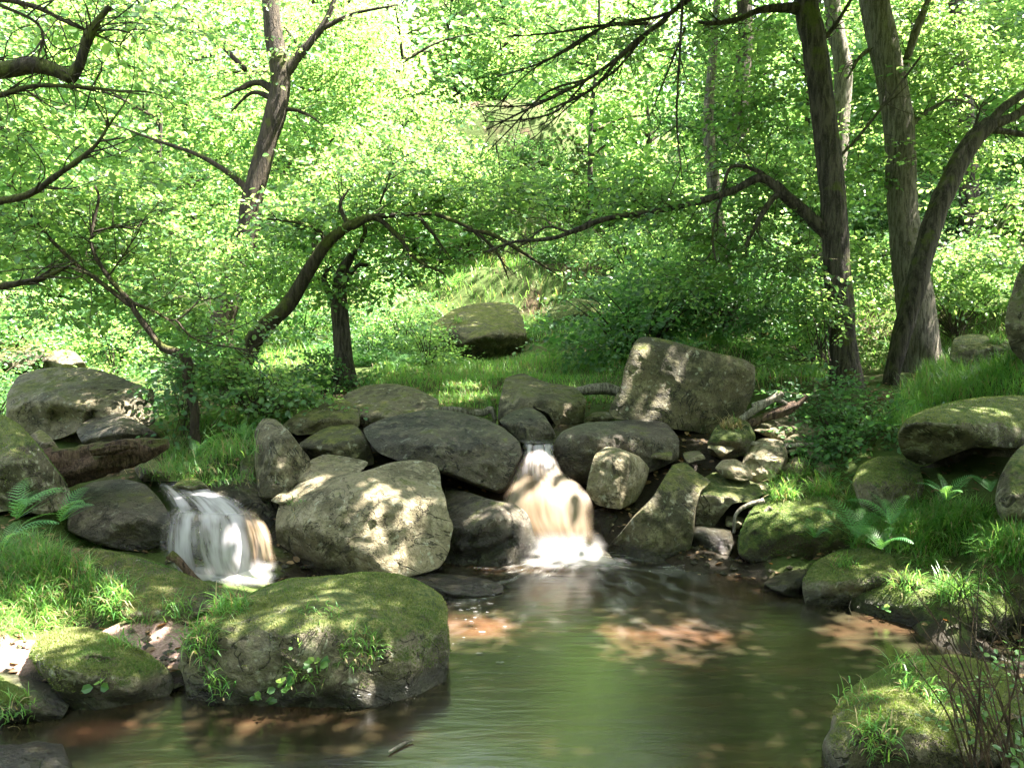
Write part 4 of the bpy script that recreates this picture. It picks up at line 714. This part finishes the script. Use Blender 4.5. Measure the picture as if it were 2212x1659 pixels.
bush('bush', 'light-leaved bush on the bank behind the slanting stem', [(2040,650,120,50,12,.6,55),(2150,610,80,50,12,.6,40),(1880,560,70,60,12,.5,35)], 'leaf', (2060, 720), 12, .9)
# ------------------------------------------------------------------ ferns
def frond(L, r, npin=16, wid=.34, droop=.5, sub=True):
    V, F, n = [], [], 0
    for k in range(npin):
        t = (k + .8) / npin; prof = (math.sin(min(1, t * 1.35 + .12) * math.pi * .5) if t < .35 else 1) * (1 - t) ** .75 + .03
        for sg in (-1, 1):
            l = L * wid * prof * r.uniform(.9, 1.1); w = L / npin * .75; a = .95 - .35 * t
            o = np.array([t * L, 0, 0]); ax = np.array([math.cos(a), sg * math.sin(a), -.12]); sd = np.array([-ax[1], ax[0], 0]) * sg
            if sub:
                m = max(3, int(l / .022)); ss = np.linspace(0, 1, m * 2 + 1); ww = np.where(np.arange(m * 2 + 1) % 2 == 1, 1., .3) * w * .42 * (1 - ss) ** .6
                up = o + ax * (ss * l)[:, None] + sd * ww[:, None]; dn = o + ax * (ss * l)[:, None] - sd * ww[:, None]
                V.append(up); V.append(dn); q = len(ss); i = np.arange(q - 1); F.append(np.stack([n + i, n + i + 1, n + q + i + 1, n + q + i], -1)); n += 2 * q
            else:
                V.append(np.array([o - sd * w * .35, o + ax * l * .5 - sd * w * .4, o + ax * l, o + ax * l * .5 + sd * w * .4])); F.append(np.array([[n, n + 1, n + 2, n + 3]])); n += 4
    V.append(np.array([(0, -.006, 0), (0, .006, 0), (L, 0, 0), (0, 0, -.008)])); F.append(np.array([[n, n + 1, n + 2, n + 2]])[:, :3]); n += 4
    V = np.concatenate(V); x = V[:, 0] / L; th = .95 - (droop + .75) * x; out = V.copy()
    xs = np.linspace(0, 1.02, 60); tx = np.concatenate([[0], np.cumsum(np.cos(1.15 - (droop + .75) * xs[:-1]) * (xs[1] - xs[0]))]); tz = np.concatenate([[0], np.cumsum(np.sin(1.15 - (droop + .75) * xs[:-1]) * (xs[1] - xs[0]))])
    out[:, 0] = np.interp(x, xs, tx) * L; out[:, 2] = V[:, 2] + np.interp(x, xs, tz) * L
    return out, F
def fern(label, seed, nf, L, sub, group=None, arc=(0, 6.28), droop=.6):
    r = np.random.default_rng(seed); b = Bag(); t = empty('fern', (0, 0, 0), label, 'fern', group)
    for k in range(nf):
        V, F = frond(L * r.uniform(.7, 1.1), r, 18 if sub else 12, r.uniform(.28, .36), droop * r.uniform(.7, 1.4), sub); a = arc[0] + (arc[1] - arc[0]) * (k + r.uniform(.2, .8)) / nf
        ro = r.normal(0, .25); y = V[:, 1] * math.cos(ro) - V[:, 2] * math.sin(ro) * .2
        V = np.stack([V[:, 0] * math.cos(a) - y * math.sin(a), V[:, 0] * math.sin(a) + y * math.cos(a), V[:, 2] + V[:, 1] * math.sin(ro)], -1); 
        for f in F: pass
        b.add(V, F, 0, r.random())
    b.build('fronds', [M['fern']], t); return t
for k, (dx, dy, d, L, nf, arc, lab) in enumerate([(35,1120,5.6,.5,7,(-1.2,2.2),'large fern with arching fronds at the left edge below the mossy olive boulder'),(130,1125,5.7,.38,5,(-1.,1.6),'small fern beside the large one at the left edge'),
        (10,1180,5.2,.4,5,(-.8,1.8),'fern spreading low over the grass at the left edge'),(1850,1160,6.0,.46,6,(.2,3.2),'fresh upright fern before the round moss-covered boulder'),(1925,1130,6.0,.36,6,(0,3.1),'small bright fern right of the upright fern on the right bank'),
        (2045,1080,5.9,.32,7,(0,6.28),'blue-green fern glowing in the dark hollow under the right slab'),(2140,1060,5.9,.2,3,(.4,2.6),'tiny fern at the right end of the dark hollow'),(425,985,7.3,.4,5,(-1.6,2.4),'sunlit fern hanging over the bank near the log tip'),
        (530,950,7.6,.4,7,(0,6.28),'fern on the grassy hummock left of the upright pointed rock'),(860,800,12,.55,7,(0,6.28),'fern at the left end of the grass clearing'),(1195,770,13,.6,7,(0,6.28),'fern at the right foot of the undercut boulder'),
        (1945,920,8.4,.45,6,(0,6.28),'pale fern at the foot of the slanting stem'),(1760,1160,6.2,.26,6,(0,6.28),'little fern on the shaggy bank boulder'),(1905,1185,5.8,.32,6,(0,6.28),'little fern between the waterline boulders on the right bank'),(480,880,8.1,.4,7,(0,6.28),'fern under the bright green leafy bush')]):
    t = fern(lab, 500 + k, nf, L, True, arc=arc); p = P(dx, dy, d); t.location = tuple(p)
SLOPE = [(random.uniform(1340, 1800), random.uniform(12.5, 19), random.uniform(.7, 1.25)) for k in range(17)] + [(-50, 10.3, .7), (10, 11.6, .8), (-60, 11.8, .9), (50, 12.4, .8), (-20, 9.6, .5)] + [(random.uniform(800, 930), random.uniform(13.5, 19), random.uniform(.5, .8)) for k in range(6)] + [(random.uniform(1150, 1400), random.uniform(16.5, 21), random.uniform(.4, .75)) for k in range(9)]
for dx, d, s_ in SLOPE: place(SH, 1 if random.random() < .5 else 0, dx, d, s_, usedS)
FN = [fern('bracken fern on the shaded wooded slope', 600, 8, .75, False, 'ferns on the slope'), fern('bracken fern on the shaded wooded slope', 601, 7, .6, False, 'ferns on the slope')]
usedF = [0, 0]
for i in range(230):
    d = random.uniform(11, 24); dx = random.choice([random.uniform(1330, 2250), random.uniform(1380, 1800), random.uniform(780, 1350), random.uniform(0, 780)])
    if 800 < dx < 1400 and d < 15.5: d = random.uniform(15.5, 22)
    if dx < 780 and d < 12: d += 3
    if i >= 150: d = random.uniform(13.3, 19.5); dx = random.uniform(780, 1700)
    if 920 < dx < 1140 and d < 16.8: d = random.uniform(16.8, 20)
    if 980 < dx < 1300 and d > 18.5: dx += 350
    place(FN, i % 2, dx, d, random.uniform(.6, 1.15), usedF)
# ------------------------------------------------------------------ grass
def blades(base, h, w, bend, lean=None, seg=4):
    n = len(base); a = rng.uniform(0, 2 * math.pi, n); dirn = np.stack([np.cos(a), np.sin(a), 0 * a], -1)
    if lean is not None: dirn = unit(dirn + lean)
    sd = np.cross(dirn, [0, 0, 1.]); h = np.broadcast_to(h, n) * rng.uniform(.55, 1.25, n); bend = np.broadcast_to(bend, n) * rng.uniform(.4, 1.6, n)
    t = np.linspace(0, 1, seg); ang = bend[:, None] * t[None] ; hx = np.cumsum(np.sin(ang), 1) / seg; hz = np.cumsum(np.cos(ang), 1) / seg; hx -= hx[:, :1]; hz -= hz[:, :1]
    c = base[:, None] + dirn[:, None] * (hx * h[:, None])[..., None] + np.array([0, 0, 1.]) * (hz * h[:, None])[..., None]
    ww = (w * (1 - t * .55))[None, :, None] * rng.uniform(.6, 1.3, n)[:, None, None] * .5; ww[:, -1:] *= .15
    V = np.stack([c - sd[:, None] * ww, c + sd[:, None] * ww], 2).reshape(n, seg * 2, 3)
    i = np.arange(n)[:, None] * seg * 2; k = np.arange(seg - 1)[None] * 2
    F = np.stack([i + k, i + k + 1, i + k + 3, i + k + 2], -1).reshape(-1, 4)
    return V.reshape(-1, 3), F, np.repeat(rng.random(n), seg * 2)
def inpoly(x, y, poly):
    p = np.asarray(poly, float); r = np.zeros(x.shape, bool); j = len(p) - 1
    for i in range(len(p)):
        c = ((p[i, 1] > y) != (p[j, 1] > y)) & (x < (p[j, 0] - p[i, 0]) * (y - p[i, 1]) / (p[j, 1] - p[i, 1] + 1e-9) + p[i, 0]); r ^= c; j = i
    return r
def meadow(label, poly, d0, d1, n, h, w=.006, bend=1.0, mats=('grass', 'straw'), dry=.1, clump=0.):
    pl = np.asarray(poly, float); d = rng.uniform(d0, d1, n * 4); dx = rng.uniform(pl[:, 0].min() - 60, pl[:, 0].max() + 60, n * 4)
    x = (dx - 1106) / FD * d; y = d * CP; z = H(x, y); p = np.stack([x, y, z], -1); u, v, _ = proj(p); k = inpoly(u, v, poly)
    if clump: k &= fbm(p * 2.5, 31, 2) > clump
    p = p[k][:n]; b = Bag()
    if not len(p): return
    hh = h * (.6 + .9 * np.clip(fbm(p * 1.5, 41, 3) + .5, 0, 1)); m = rng.random(len(p)) < dry
    for q, mm in ((~m, 0), (m, 1)):
        if q.any(): V, F, r = blades(p[q] - [0, 0, .02], hh[q], w, bend); b.add(V, [F], mm, r)
    o = b.build('grass', [M[a] for a in mats]); o['kind'] = 'stuff'; o['label'] = label
meadow('bright short grass carpeting the clearing', [(760,870),(800,800),(900,775),(1150,765),(1330,760),(1480,800),(1400,860),(1250,880),(1060,905),(940,905),(840,850)], 9, 15.5, 15000, .17, .009, .9)
meadow('long grass on the slope behind the clearing', [(880,760),(900,600),(1000,470),(1350,470),(1460,600),(1480,760),(1200,740)], 14.5, 26, 7000, .4, .014, 1.0, dry=.15)
meadow('lush grass on the right bank above the pool', [(1640,1120),(1700,1010),(1800,1040),(1850,1110),(2000,1100),(2240,1110),(2260,1260),(2100,1200),(1900,1190),(1800,1170)], 5.2, 7.6, 14000, .28, .007, 1.5, dry=.1)
meadow('soft grass on top of the right bank around the tree feet', [(1880,930),(2000,800),(2240,760),(2260,870),(2050,880),(1950,930)], 6.8, 12, 9000, .3, .008, 1.2, dry=.06)
meadow('grass between rocks along the left stream bank', [(340,1040),(360,940),(420,900),(560,880),(640,900),(560,1000),(470,1040)], 6.9, 9, 5000, .22, .006, 1.3, dry=.15)
meadow('tousled grass on the left bank behind the earth path', [(-40,1380),(-40,1190),(60,1170),(160,1210),(300,1270),(330,1350),(260,1340),(180,1360),(60,1370)], 4.5, 6, 8000, .22, .006, 1.6, dry=.2)
meadow('rough grass and weeds on the wooded slope', [(1350,760),(1480,600),(1800,640),(2240,560),(2240,760),(1900,800),(1650,850)], 9.5, 18, 9000, .3, .01, 1.2, dry=.1)
meadow('weeds among the far left trees', [(0,760),(300,700),(700,700),(760,840),(640,860),(360,800)], 9.5, 18, 7000, .35, .012, 1.2, dry=.1)
def surf(key, dx, dy):
    V = ROCKS[key][1][:ROCKS[key][3]]; u, v, d = proj(V); q = (u - dx) ** 2 + (v - dy) ** 2; k = np.argsort(q)[:14]; return V[k[np.argmin(d[k])]]
TUFTS = [('front',495,1310,150,.16,'dense green grass tuft at the left shoulder of the broad mossy boulder'),('front',430,1390,120,.16,'trailing grass tuft on the left end of the broad mossy boulder'),('front',790,1400,130,.11,'round grass tuft growing from the face of the broad mossy boulder'),('front',470,1480,50,.14,'wispy grass low on the broad mossy boulder near the water'),
    ('front',660,1470,40,.12,'thin drooping grass on the lower face of the broad mossy boulder'),('front',700,1310,60,.07,'short grass patch on top of the broad mossy boulder'),
    ('pebblemoss',270,1385,60,.12,'grass sprouting behind the mossy boulder with the seedling'),('cornerupper',30,1540,50,.12,'small grass tuft at the foot of the grey-green mossy boulder'),
    ('mossbench',150,1215,140,.2,'sunlit straw-green tussock at the upper end of the long mossy slab'),('mossbench',250,1290,120,.18,'green grass hanging over the front of the long mossy slab'),('mossbench',385,1310,70,.15,'grass tuft where the long mossy slab meets the broad mossy boulder'),
    ('grassmound',2000,1210,160,.16,'sunlit grass tuft crowning the grassy mound boulder'),('grassmound',2060,1270,200,.22,'long drooping tussock on the face of the grassy mound boulder'),('grassmound',2150,1260,140,.2,'grass tussock at the right end of the grassy mound boulder'),('grassmound',1960,1250,80,.14,'small grass tuft behind the sunlit shoulder of the grassy mound boulder'),
    ('rightfront',2000,1490,90,.1,'bright short grass patch on top of the bottom right boulder'),('rightfront',1900,1580,90,.13,'drooping grass tuft on the left face of the bottom right boulder'),('rightfront',1960,1440,40,.16,'sparse tall grass on the crest of the bottom right boulder'),('rightfront',1860,1500,50,.1,'grass fringe at the left shoulder of the bottom right boulder'),
    ('strawrock',1580,915,170,.16,'pale dead grass tuft capping the rock under the tall blocky boulder'),('shoremoss',1830,1215,110,.1,'short grass on top of the waterline mossy boulder'),('earthbank',1690,1065,160,.22,'glowing sunlit grass on the left of the shaggy bank boulder'),('earthbank',1780,1060,170,.25,'long grass cascading over the top of the shaggy bank boulder'),('earthbank',1850,1090,130,.22,'grass on the right of the shaggy bank boulder'),
    ('upperflat',2150,735,90,.2,'bright grass on the square mossy rock behind the trunks'),('clearing',990,690,60,.2,'grass sprouting from the top of the undercut boulder'),('splash',420,1035,50,.08,'small mossy grass tuft on the stone in the left waterfall'),('central',640,1080,30,.1,'few grass blades on the left edge of the sun-dappled boulder')]
for key, dx, dy, n, h, lab in TUFTS:
    n = int(n * 1.7)
    p = surf(key, dx, dy); sp = .045 if n < 170 else .07
    if h < .09: sp = .09
    base = p + np.stack([rng.normal(0, sp, n), rng.normal(0, sp * .7, n), rng.normal(0, sp * .5, n)], -1)
    V_ = ROCKS[key][1][:ROCKS[key][3]]
    for i in range(n):
        q = ((V_ - base[i]) ** 2).sum(1); base[i] = V_[np.argmin(q)] + rng.normal(0, .04, 3)
    md = np.median(base, 0); dv = base - md; base = md + dv * np.minimum(1, .1 / np.maximum(np.linalg.norm(dv, axis=1), 1e-6))[:, None]
    base[:, 2] -= .015; b = Bag(); m = rng.random(n) < (.9 if 'dead' in lab else .35 if 'straw' in lab else .14)
    for q, mm in ((~m, 0), (m, 1)):
        if q.any(): V, F, r = blades(base[q], h * 1.15, .007, 1.7, lean=np.array([0, -.5, 0])); b.add(V, [F], mm, r)
    tag(b.build('grass_tuft', [M['grass'], M['straw']], origin=p), lab, 'grass tuft')
for i, (dx, dy, d, h, lab) in enumerate([(505,965,7.3,.34,'big shaggy grass hummock left of the upright pointed rock'),(970,855,10.2,.2,'sunlit grass hummock at the near edge of the clearing'),(400,1010,7.0,.22,'grass clump on the bank above the left waterfall'),(1000,830,10.5,.15,'low golden grass clump in the clearing'),(500,1030,7.1,.18,'pale straw clump above the wet black rock wall')]):
    p = P(dx, dy, d); n = 320; base = p + np.stack([rng.normal(0, .16, n), rng.normal(0, .12, n), -np.abs(rng.normal(0, .03, n))], -1); b = Bag(); m = rng.random(n) < .2
    for q, mm in ((~m, 0), (m, 1)): V, F, r = blades(base[q], h, .005, 2.0); b.add(V, [F], mm, r)
    tag(b.build('grass_tuft', [M['grass'], M['straw']], origin=p), lab, 'grass tuft')
# ------------------------------------------------------------------ moss shoots: a part of the boulder they cover
def moss(key, n, h=.014, zmin=.12, lo=.15, bias=0.):
    ob, V, F, _n = ROCKS[key]; a, b, c, d = (V[F[:, k]] for k in range(4)); cr = np.cross(c - a, d - b); ar = np.linalg.norm(cr, axis=1) / 2; nm = -cr / np.maximum(ar * 2, 1e-9)[:, None]
    if (nm[:, 2] * (a[:, 2] - V[:, 2].mean())).sum() < 0: nm = -nm
    cen = (a + c) / 2; wgt = ar * (cen[:, 2] > zmin) * np.clip(nm[:, 2] * 1.1 + lo + 1.2 * fbm(cen * 5, 51, 3) + 2.6 * fbm(cen * 2.1 + 4, 52, 2) + bias, 0, 1)
    camd = unit(np.array([0, 0, CH]) - cen); wgt *= ((camd * nm).sum(1) > -.25)
    k = rng.choice(len(F), n, p=wgt / wgt.sum()); s, t = rng.random((n, 1)), rng.random((n, 1)); p = (a[k] * (1 - s) + b[k] * s) * (1 - t) + (d[k] * (1 - s) + c[k] * s) * t
    v = unit(nm[k] + rng.normal(0, .45, (n, 3)) + [0, 0, .3]); sd = unit(np.cross(v, rng.normal(0, 1, (n, 3)))); hh = h * rng.uniform(.4, 1.3, (n, 1)); p = p - nm[k] * .003
    W_ = np.stack([p - sd * hh * .28, p + sd * hh * .28, p + v * hh], 1).reshape(-1, 3)
    mk('moss', W_, [np.arange(n * 3).reshape(-1, 3)], M['moss'], ob, attr={'rnd': np.repeat(np.clip(.45 + 1.3 * fbm(p * 3.5, 61, 4) + rng.normal(0, .16, n), 0, .62), 3)}, origin=np.array(ob.location))
for key, n in (('front', 30000), ('rightfront', 32000), ('pebblemoss', 16000), ('grassmound', 22000), ('mossbench', 12000), ('cornerupper', 9000), ('shoremoss', 9000), ('earthbank', 16000), ('rightslab', 9000), ('mossball', 6000), ('leftedge', 6000)): moss(key, n)
# ------------------------------------------------------------------ dead wood, stems, seedlings, flecks of foam
def log(name, label, pts, d, r, mat='wood', groove=.22, cat='log', ns=26, seed=0):
    c = px(pts, d); rr = [q / FD * d for q in r]; n = 16 * len(pts)
    V, F = tube(c, rr, ns, n, .06, seed); m = n * ns
    g = V[:m].reshape(n, ns, 3); cc = g.mean(1, keepdims=True); a = np.linspace(0, 2 * math.pi, ns, endpoint=False)
    k = fbm(np.stack([np.broadcast_to(np.cos(a) * 2.6, (n, ns)), np.broadcast_to(np.sin(a) * 2.6, (n, ns)), np.broadcast_to(np.linspace(0, len(pts) * .7, n)[:, None], (n, ns))], -1) + seed, seed, 4)
    V[:m] = (cc + (g - cc) * (1 + groove * 2.2 * k)[..., None]).reshape(-1, 3)
    return tag(mk(name, V, F, M[mat], shade=True, origin=c[0]), label, cat)
t = log('driftwood_log', 'dark split driftwood log wedged across the left rocks, pointing right', [(80,1008),(120,1010),(190,1003),(250,985),(310,970),(362,956)], 6.75, [44,43,38,31,24,10], groove=.34, seed=3)
log('driftwood_log', 'reddish splintered upper piece lying along the dark split driftwood log', [(200,975),(240,965),(280,958),(300,962)], 6.55, [10,13,12,7], groove=.35, seed=4)
log('stick', 'short dark stick lying down the edge of the left waterfall', [(366,1196),(388,1212),(410,1238),(444,1266)], 5.85, [9,8,7,4], seed=5, cat='stick')
log('driftwood_branch', 'grey driftwood root lying behind the smooth oval boulder', [(930,882),(985,884),(1040,890),(1060,884),(1070,905)], 9.2, [5,7,8,7,4], 'driftwood', .2, 'branch', seed=6)
log('driftwood_branch', 'bleached grey log lying left of the tall blocky boulder', [(1240,846),(1275,840),(1310,838),(1345,848)], 10, [9,12,13,10], 'driftwood', .1, 'branch', seed=7)
for k, (pts, r, lab) in enumerate([([(1600,905),(1640,878),(1690,848)], [9,12,9], 'sunlit bleached log on top of the heap right of the tall blocky boulder'), ([(1605,920),(1660,896),(1720,872)], [12,15,10], 'dark log second in the heap right of the tall blocky boulder'),
        ([(1625,875),(1670,862),(1700,870)], [6,8,5], 'short pale branch on the log heap'), ([(1640,905),(1700,890),(1750,850)], [8,9,5], 'brown branch slanting up behind the log heap'),
        ([(1610,955),(1680,962),(1760,958)], [7,9,6], 'pale broken branch lying across the sunlit stones'), ([(1660,985),(1720,972),(1770,978)], [5,6,3], 'thin pale branch below the pale broken branch')]):
    log('driftwood_branch', lab, pts, 8.2 if k < 4 else 7.9, [x * .7 for x in r], 'driftwood' if k not in (1, 3) else 'wood', .25, 'branch', 12, 20 + k)
for k, (pts, lab) in enumerate([([(1585,1150),(1590,1110),(1615,1090),(1650,1080)], 'pale curled root hanging in the dark gap above the small black rock'), ([(1600,1160),(1640,1120),(1665,1095)], 'thin straight root beside the curled root')]):
    log('root', lab, pts, 6.85, [3, 4, 5, 6], 'driftwood', .1, 'root', 8, 40 + k)
for k, (pts, lab) in enumerate([([(840,1622),(870,1605),(893,1596)], 'thin pale twig floating on the dark water below the broad mossy boulder'), ([(1135,1380),(1165,1420),(1195,1470),(1210,1490)], 'submerged looking thin twig on the pool')][:1]):
    c = np.array([P(q[0], q[1], dz(q[1], .012)) for q in pts]); V, F = tube(c, [.006, .008, .004], 6, 12, .1); tag(mk('twig', V, F, M['driftwood'], shade=True, origin=c[0]), lab, 'twig')
# dry stems at the bottom right corner
p0 = P(2180, 1680, 3.2); t = empty('bramble', p0, 'thin bare brown stems with a few leaves crossing the bottom right boulder', 'bramble')
b = Bag(); lf = Bag()
for k in range(26):
    sx = rng.uniform(2070, 2260); a = P(sx, rng.uniform(1640, 1720), rng.uniform(2.95, 3.3)); h = rng.uniform(.3, .75); lean = np.array([rng.normal(-.12, .22), rng.normal(.12, .15), 1])
    e = a + unit(lean) * h; m = (a + e) / 2 + rng.normal(0, .03, 3); V, F = tube(np.array([a, m, e + [rng.normal(-.03, .05), 0, -.02]]), [.0045, .0035, .0015], 5, 14, 0); b.add(V, F, 0)
    for q in range(2):
        if rng.random() < .5: s0 = a + (e - a) * rng.uniform(.4, .8); V, F = tube(np.array([s0, s0 + rng.normal(0, .05, 3) + [0, 0, .05], s0 + rng.normal(0, .1, 3) + [0, 0, .1]]), [.0025, .001], 4, 8, 0); b.add(V, F, 0)
b.build('stems', [M['wood']], t, origin=p0)
pos = np.concatenate([P(rng.uniform(2090, 2230, 8), rng.uniform(1560, 1660, 8), 3.1), P(rng.uniform(2150, 2230, 4), rng.uniform(1420, 1500, 4), 3.3)])
put_sprays(lf, pos, .42, 2, 0, cull=False); lf.build('foliage', [M['leaf'], M['twig']], t, origin=p0)
p0 = P(2160, 1400, 4.6); t = empty('dry_stems', p0, 'wiry dead stems arching over the water in front of the grassy mound boulder', 'stems'); b = Bag()
for k in range(34):
    a = P(rng.uniform(2060, 2250), rng.uniform(1330, 1420), rng.uniform(4.4, 4.9)); e = a + np.array([rng.normal(-.18, .2), rng.normal(-.1, .15), rng.uniform(.15, .5)]); V, F = tube(np.array([a, (a + e) / 2 + rng.normal(0, .05, 3), e]), [.004, .0015], 4, 12, 0); b.add(V, F, 0)
b.build('stems', [M['twig']], t, origin=p0)
# seedlings rooted in the moss
for k, (key, dx, dy, n, s, lab) in enumerate([('front', 575, 1500, 7, .05, 'pale seedling with round leaves low on the broad mossy boulder'), ('front', 605, 1488, 9, .055, 'larger seedling with toothed leaves right of the pale seedling'), ('front', 690, 1445, 9, .05, 'bright seedling hanging on the middle of the broad mossy boulder'), ('front', 650, 1400, 5, .035, 'tiny seedling above the bright hanging seedling'), ('pebblemoss', 228, 1482, 6, .05, 'single pale green seedling on the rounded mossy boulder'), ('grassmound', 1890, 1300, 6, .04, 'small leafy sprout on the dark face of the grassy mound boulder')]):
    p = surf(key, dx, dy) + [0, -.03, .01]; b = Bag()
    for q in range(n):
        a = rng.uniform(0, 6.28); v = unit(np.array([math.cos(a), -abs(math.sin(a)) * .6, rng.uniform(-.2, .9)])); R = frames(v[None], unit(np.array([[0, -.6, .8]]) + rng.normal(0, .3, (1, 3))))[0]; o = p + v * rng.uniform(.01, .05)
        b.add((LEAF * [1, 1.2, 1] * s * rng.uniform(.7, 1.3)) @ R.T + o, [LF], 0, rng.random()); V, F = tube(np.array([p, (p + o) / 2, o]), [.002, .0012], 4, 5, 0); b.add(V, F, 1)
    tag(b.build('seedling', [M['leaf'], M['twig']], origin=p), lab, 'seedling')
b = Bag()
for k in range(40):
    c = P(rng.normal(1010, 28), rng.normal(1308, 18), 1); dx, dy = rng.normal(1015, 30), rng.normal(1305, 20)
    if k > 26: dx, dy = rng.normal(1060, 50), rng.normal(1430, 35)
    c = P(dx, dy, dz(dy, .006)); a = np.linspace(0, 6.28, 8, endpoint=False); r = rng.uniform(.003, .010); el = rng.uniform(1, 2.8)
    q = c + np.stack([np.cos(a) * r * el, np.sin(a) * r, 0 * a], -1); b.add(np.concatenate([q, c[None] + [0, 0, r * .5]]), [np.stack([np.arange(8), (np.arange(8) + 1) % 8, np.full(8, 8)], -1)], 0, .45)
o = b.build('foam', [M['foam']]); o['kind'] = 'stuff'; o['label'] = 'flecks of foam drifting beside the broad mossy boulder'
# fallen leaves and grit where rock, soil and water meet
n = 5200; x = rng.uniform(-4.2, 4.6, n); y = rng.uniform(3.2, 11, n); z = H(x, y); k = z > -.02; x, y, z = x[k], y[k], z[k]; n = len(x)
a = rng.uniform(0, 6.28, n); R = frames(np.stack([np.cos(a), np.sin(a), rng.normal(0, .25, n)], -1), unit(np.stack([rng.normal(0, .3, n), rng.normal(0, .3, n), np.ones(n)], -1)))
V = np.einsum('nij,vj->nvi', R * rng.uniform(.03, .075, n)[:, None, None], LEAF) + np.stack([x, y, z + .012], -1)[:, None]; b = Bag()
b.add(V, [(np.arange(n)[:, None, None] * 6 + LF[None]).reshape(-1, 4)], 0, np.repeat(rng.random(n), 6)); o = b.build('leaf_litter', [M['litter']]); o['kind'] = 'stuff'; o['label'] = 'brown fallen leaves scattered over the banks'
b = Bag(); ico = np.array([(1, 0, 0), (-1, 0, 0), (0, 1, 0), (0, -1, 0), (0, 0, 1), (0, 0, -1)], float); IF = np.array([(0, 2, 4), (2, 1, 4), (1, 3, 4), (3, 0, 4), (2, 0, 5), (1, 2, 5), (3, 1, 5), (0, 3, 5)])
n = 2600; x = rng.uniform(-4, 4, n * 3); y = rng.uniform(3, 8.2, n * 3); z = H(x, y); k = (z > -.09) & (z < .3); x, y, z = x[k][:n], y[k][:n], z[k][:n]; n = len(x); r = .012 + .03 * rng.random(n) ** 3
V = ico[None] * rng.uniform(.6, 1.2, (n, 6, 1)) * r[:, None, None] * [1, 1, .6] + np.stack([x, y, z + .004], -1)[:, None]
b.add(V, [(np.arange(n)[:, None, None] * 6 + IF[None]).reshape(-1, 3)], 0, 0.); o = b.build('gravel', [M['olive']], shade=False); o['kind'] = 'stuff'; o['label'] = 'small stones and grit along the water edge'
# ------------------------------------------------------------------ light
sl = bpy.data.objects.new('sun', bpy.data.lights.new('sun', 'SUN')); COL.objects.link(sl)
sl.data.energy = 5.0; sl.data.angle = math.radians(.55); sl.data.color = (1, .93, .82)
sl.rotation_euler = Vector(SUN).to_track_quat('Z', 'Y').to_euler()
wd = bpy.data.worlds.new('World'); sc.world = wd; wd.use_nodes = True; nt = wd.node_tree
sky = nt.nodes.new('ShaderNodeTexSky'); sky.sky_type = 'NISHITA'; sky.sun_disc = False
sky.sun_elevation = math.asin(SUN[2]); sky.sun_rotation = math.atan2(SUN[0], SUN[1])
sky.dust_density = 3.; sky.ozone_density = .6; sky.air_density = .8
bg = nt.nodes['Background']; bg.inputs[1].default_value = .078
hs = nt.nodes.new('ShaderNodeHueSaturation'); hs.inputs['Saturation'].default_value = .55     # the camera's white balance for shade
nt.links.new(sky.outputs[0], hs.inputs['Color']); nt.links.new(hs.outputs[0], bg.inputs[0])
sc.view_settings.view_transform = 'Standard'; sc.view_settings.look = 'None'; sc.view_settings.exposure = 3.95; sc.view_settings.gamma = 1
cy = sc.cycles; cy.max_bounces = 7; cy.diffuse_bounces = 4; cy.glossy_bounces = 3; cy.transmission_bounces = 5; cy.transparent_max_bounces = 10
cy.caustics_reflective = False; cy.caustics_refractive = False; cy.sample_clamp_indirect = 6; cy.use_denoising = True
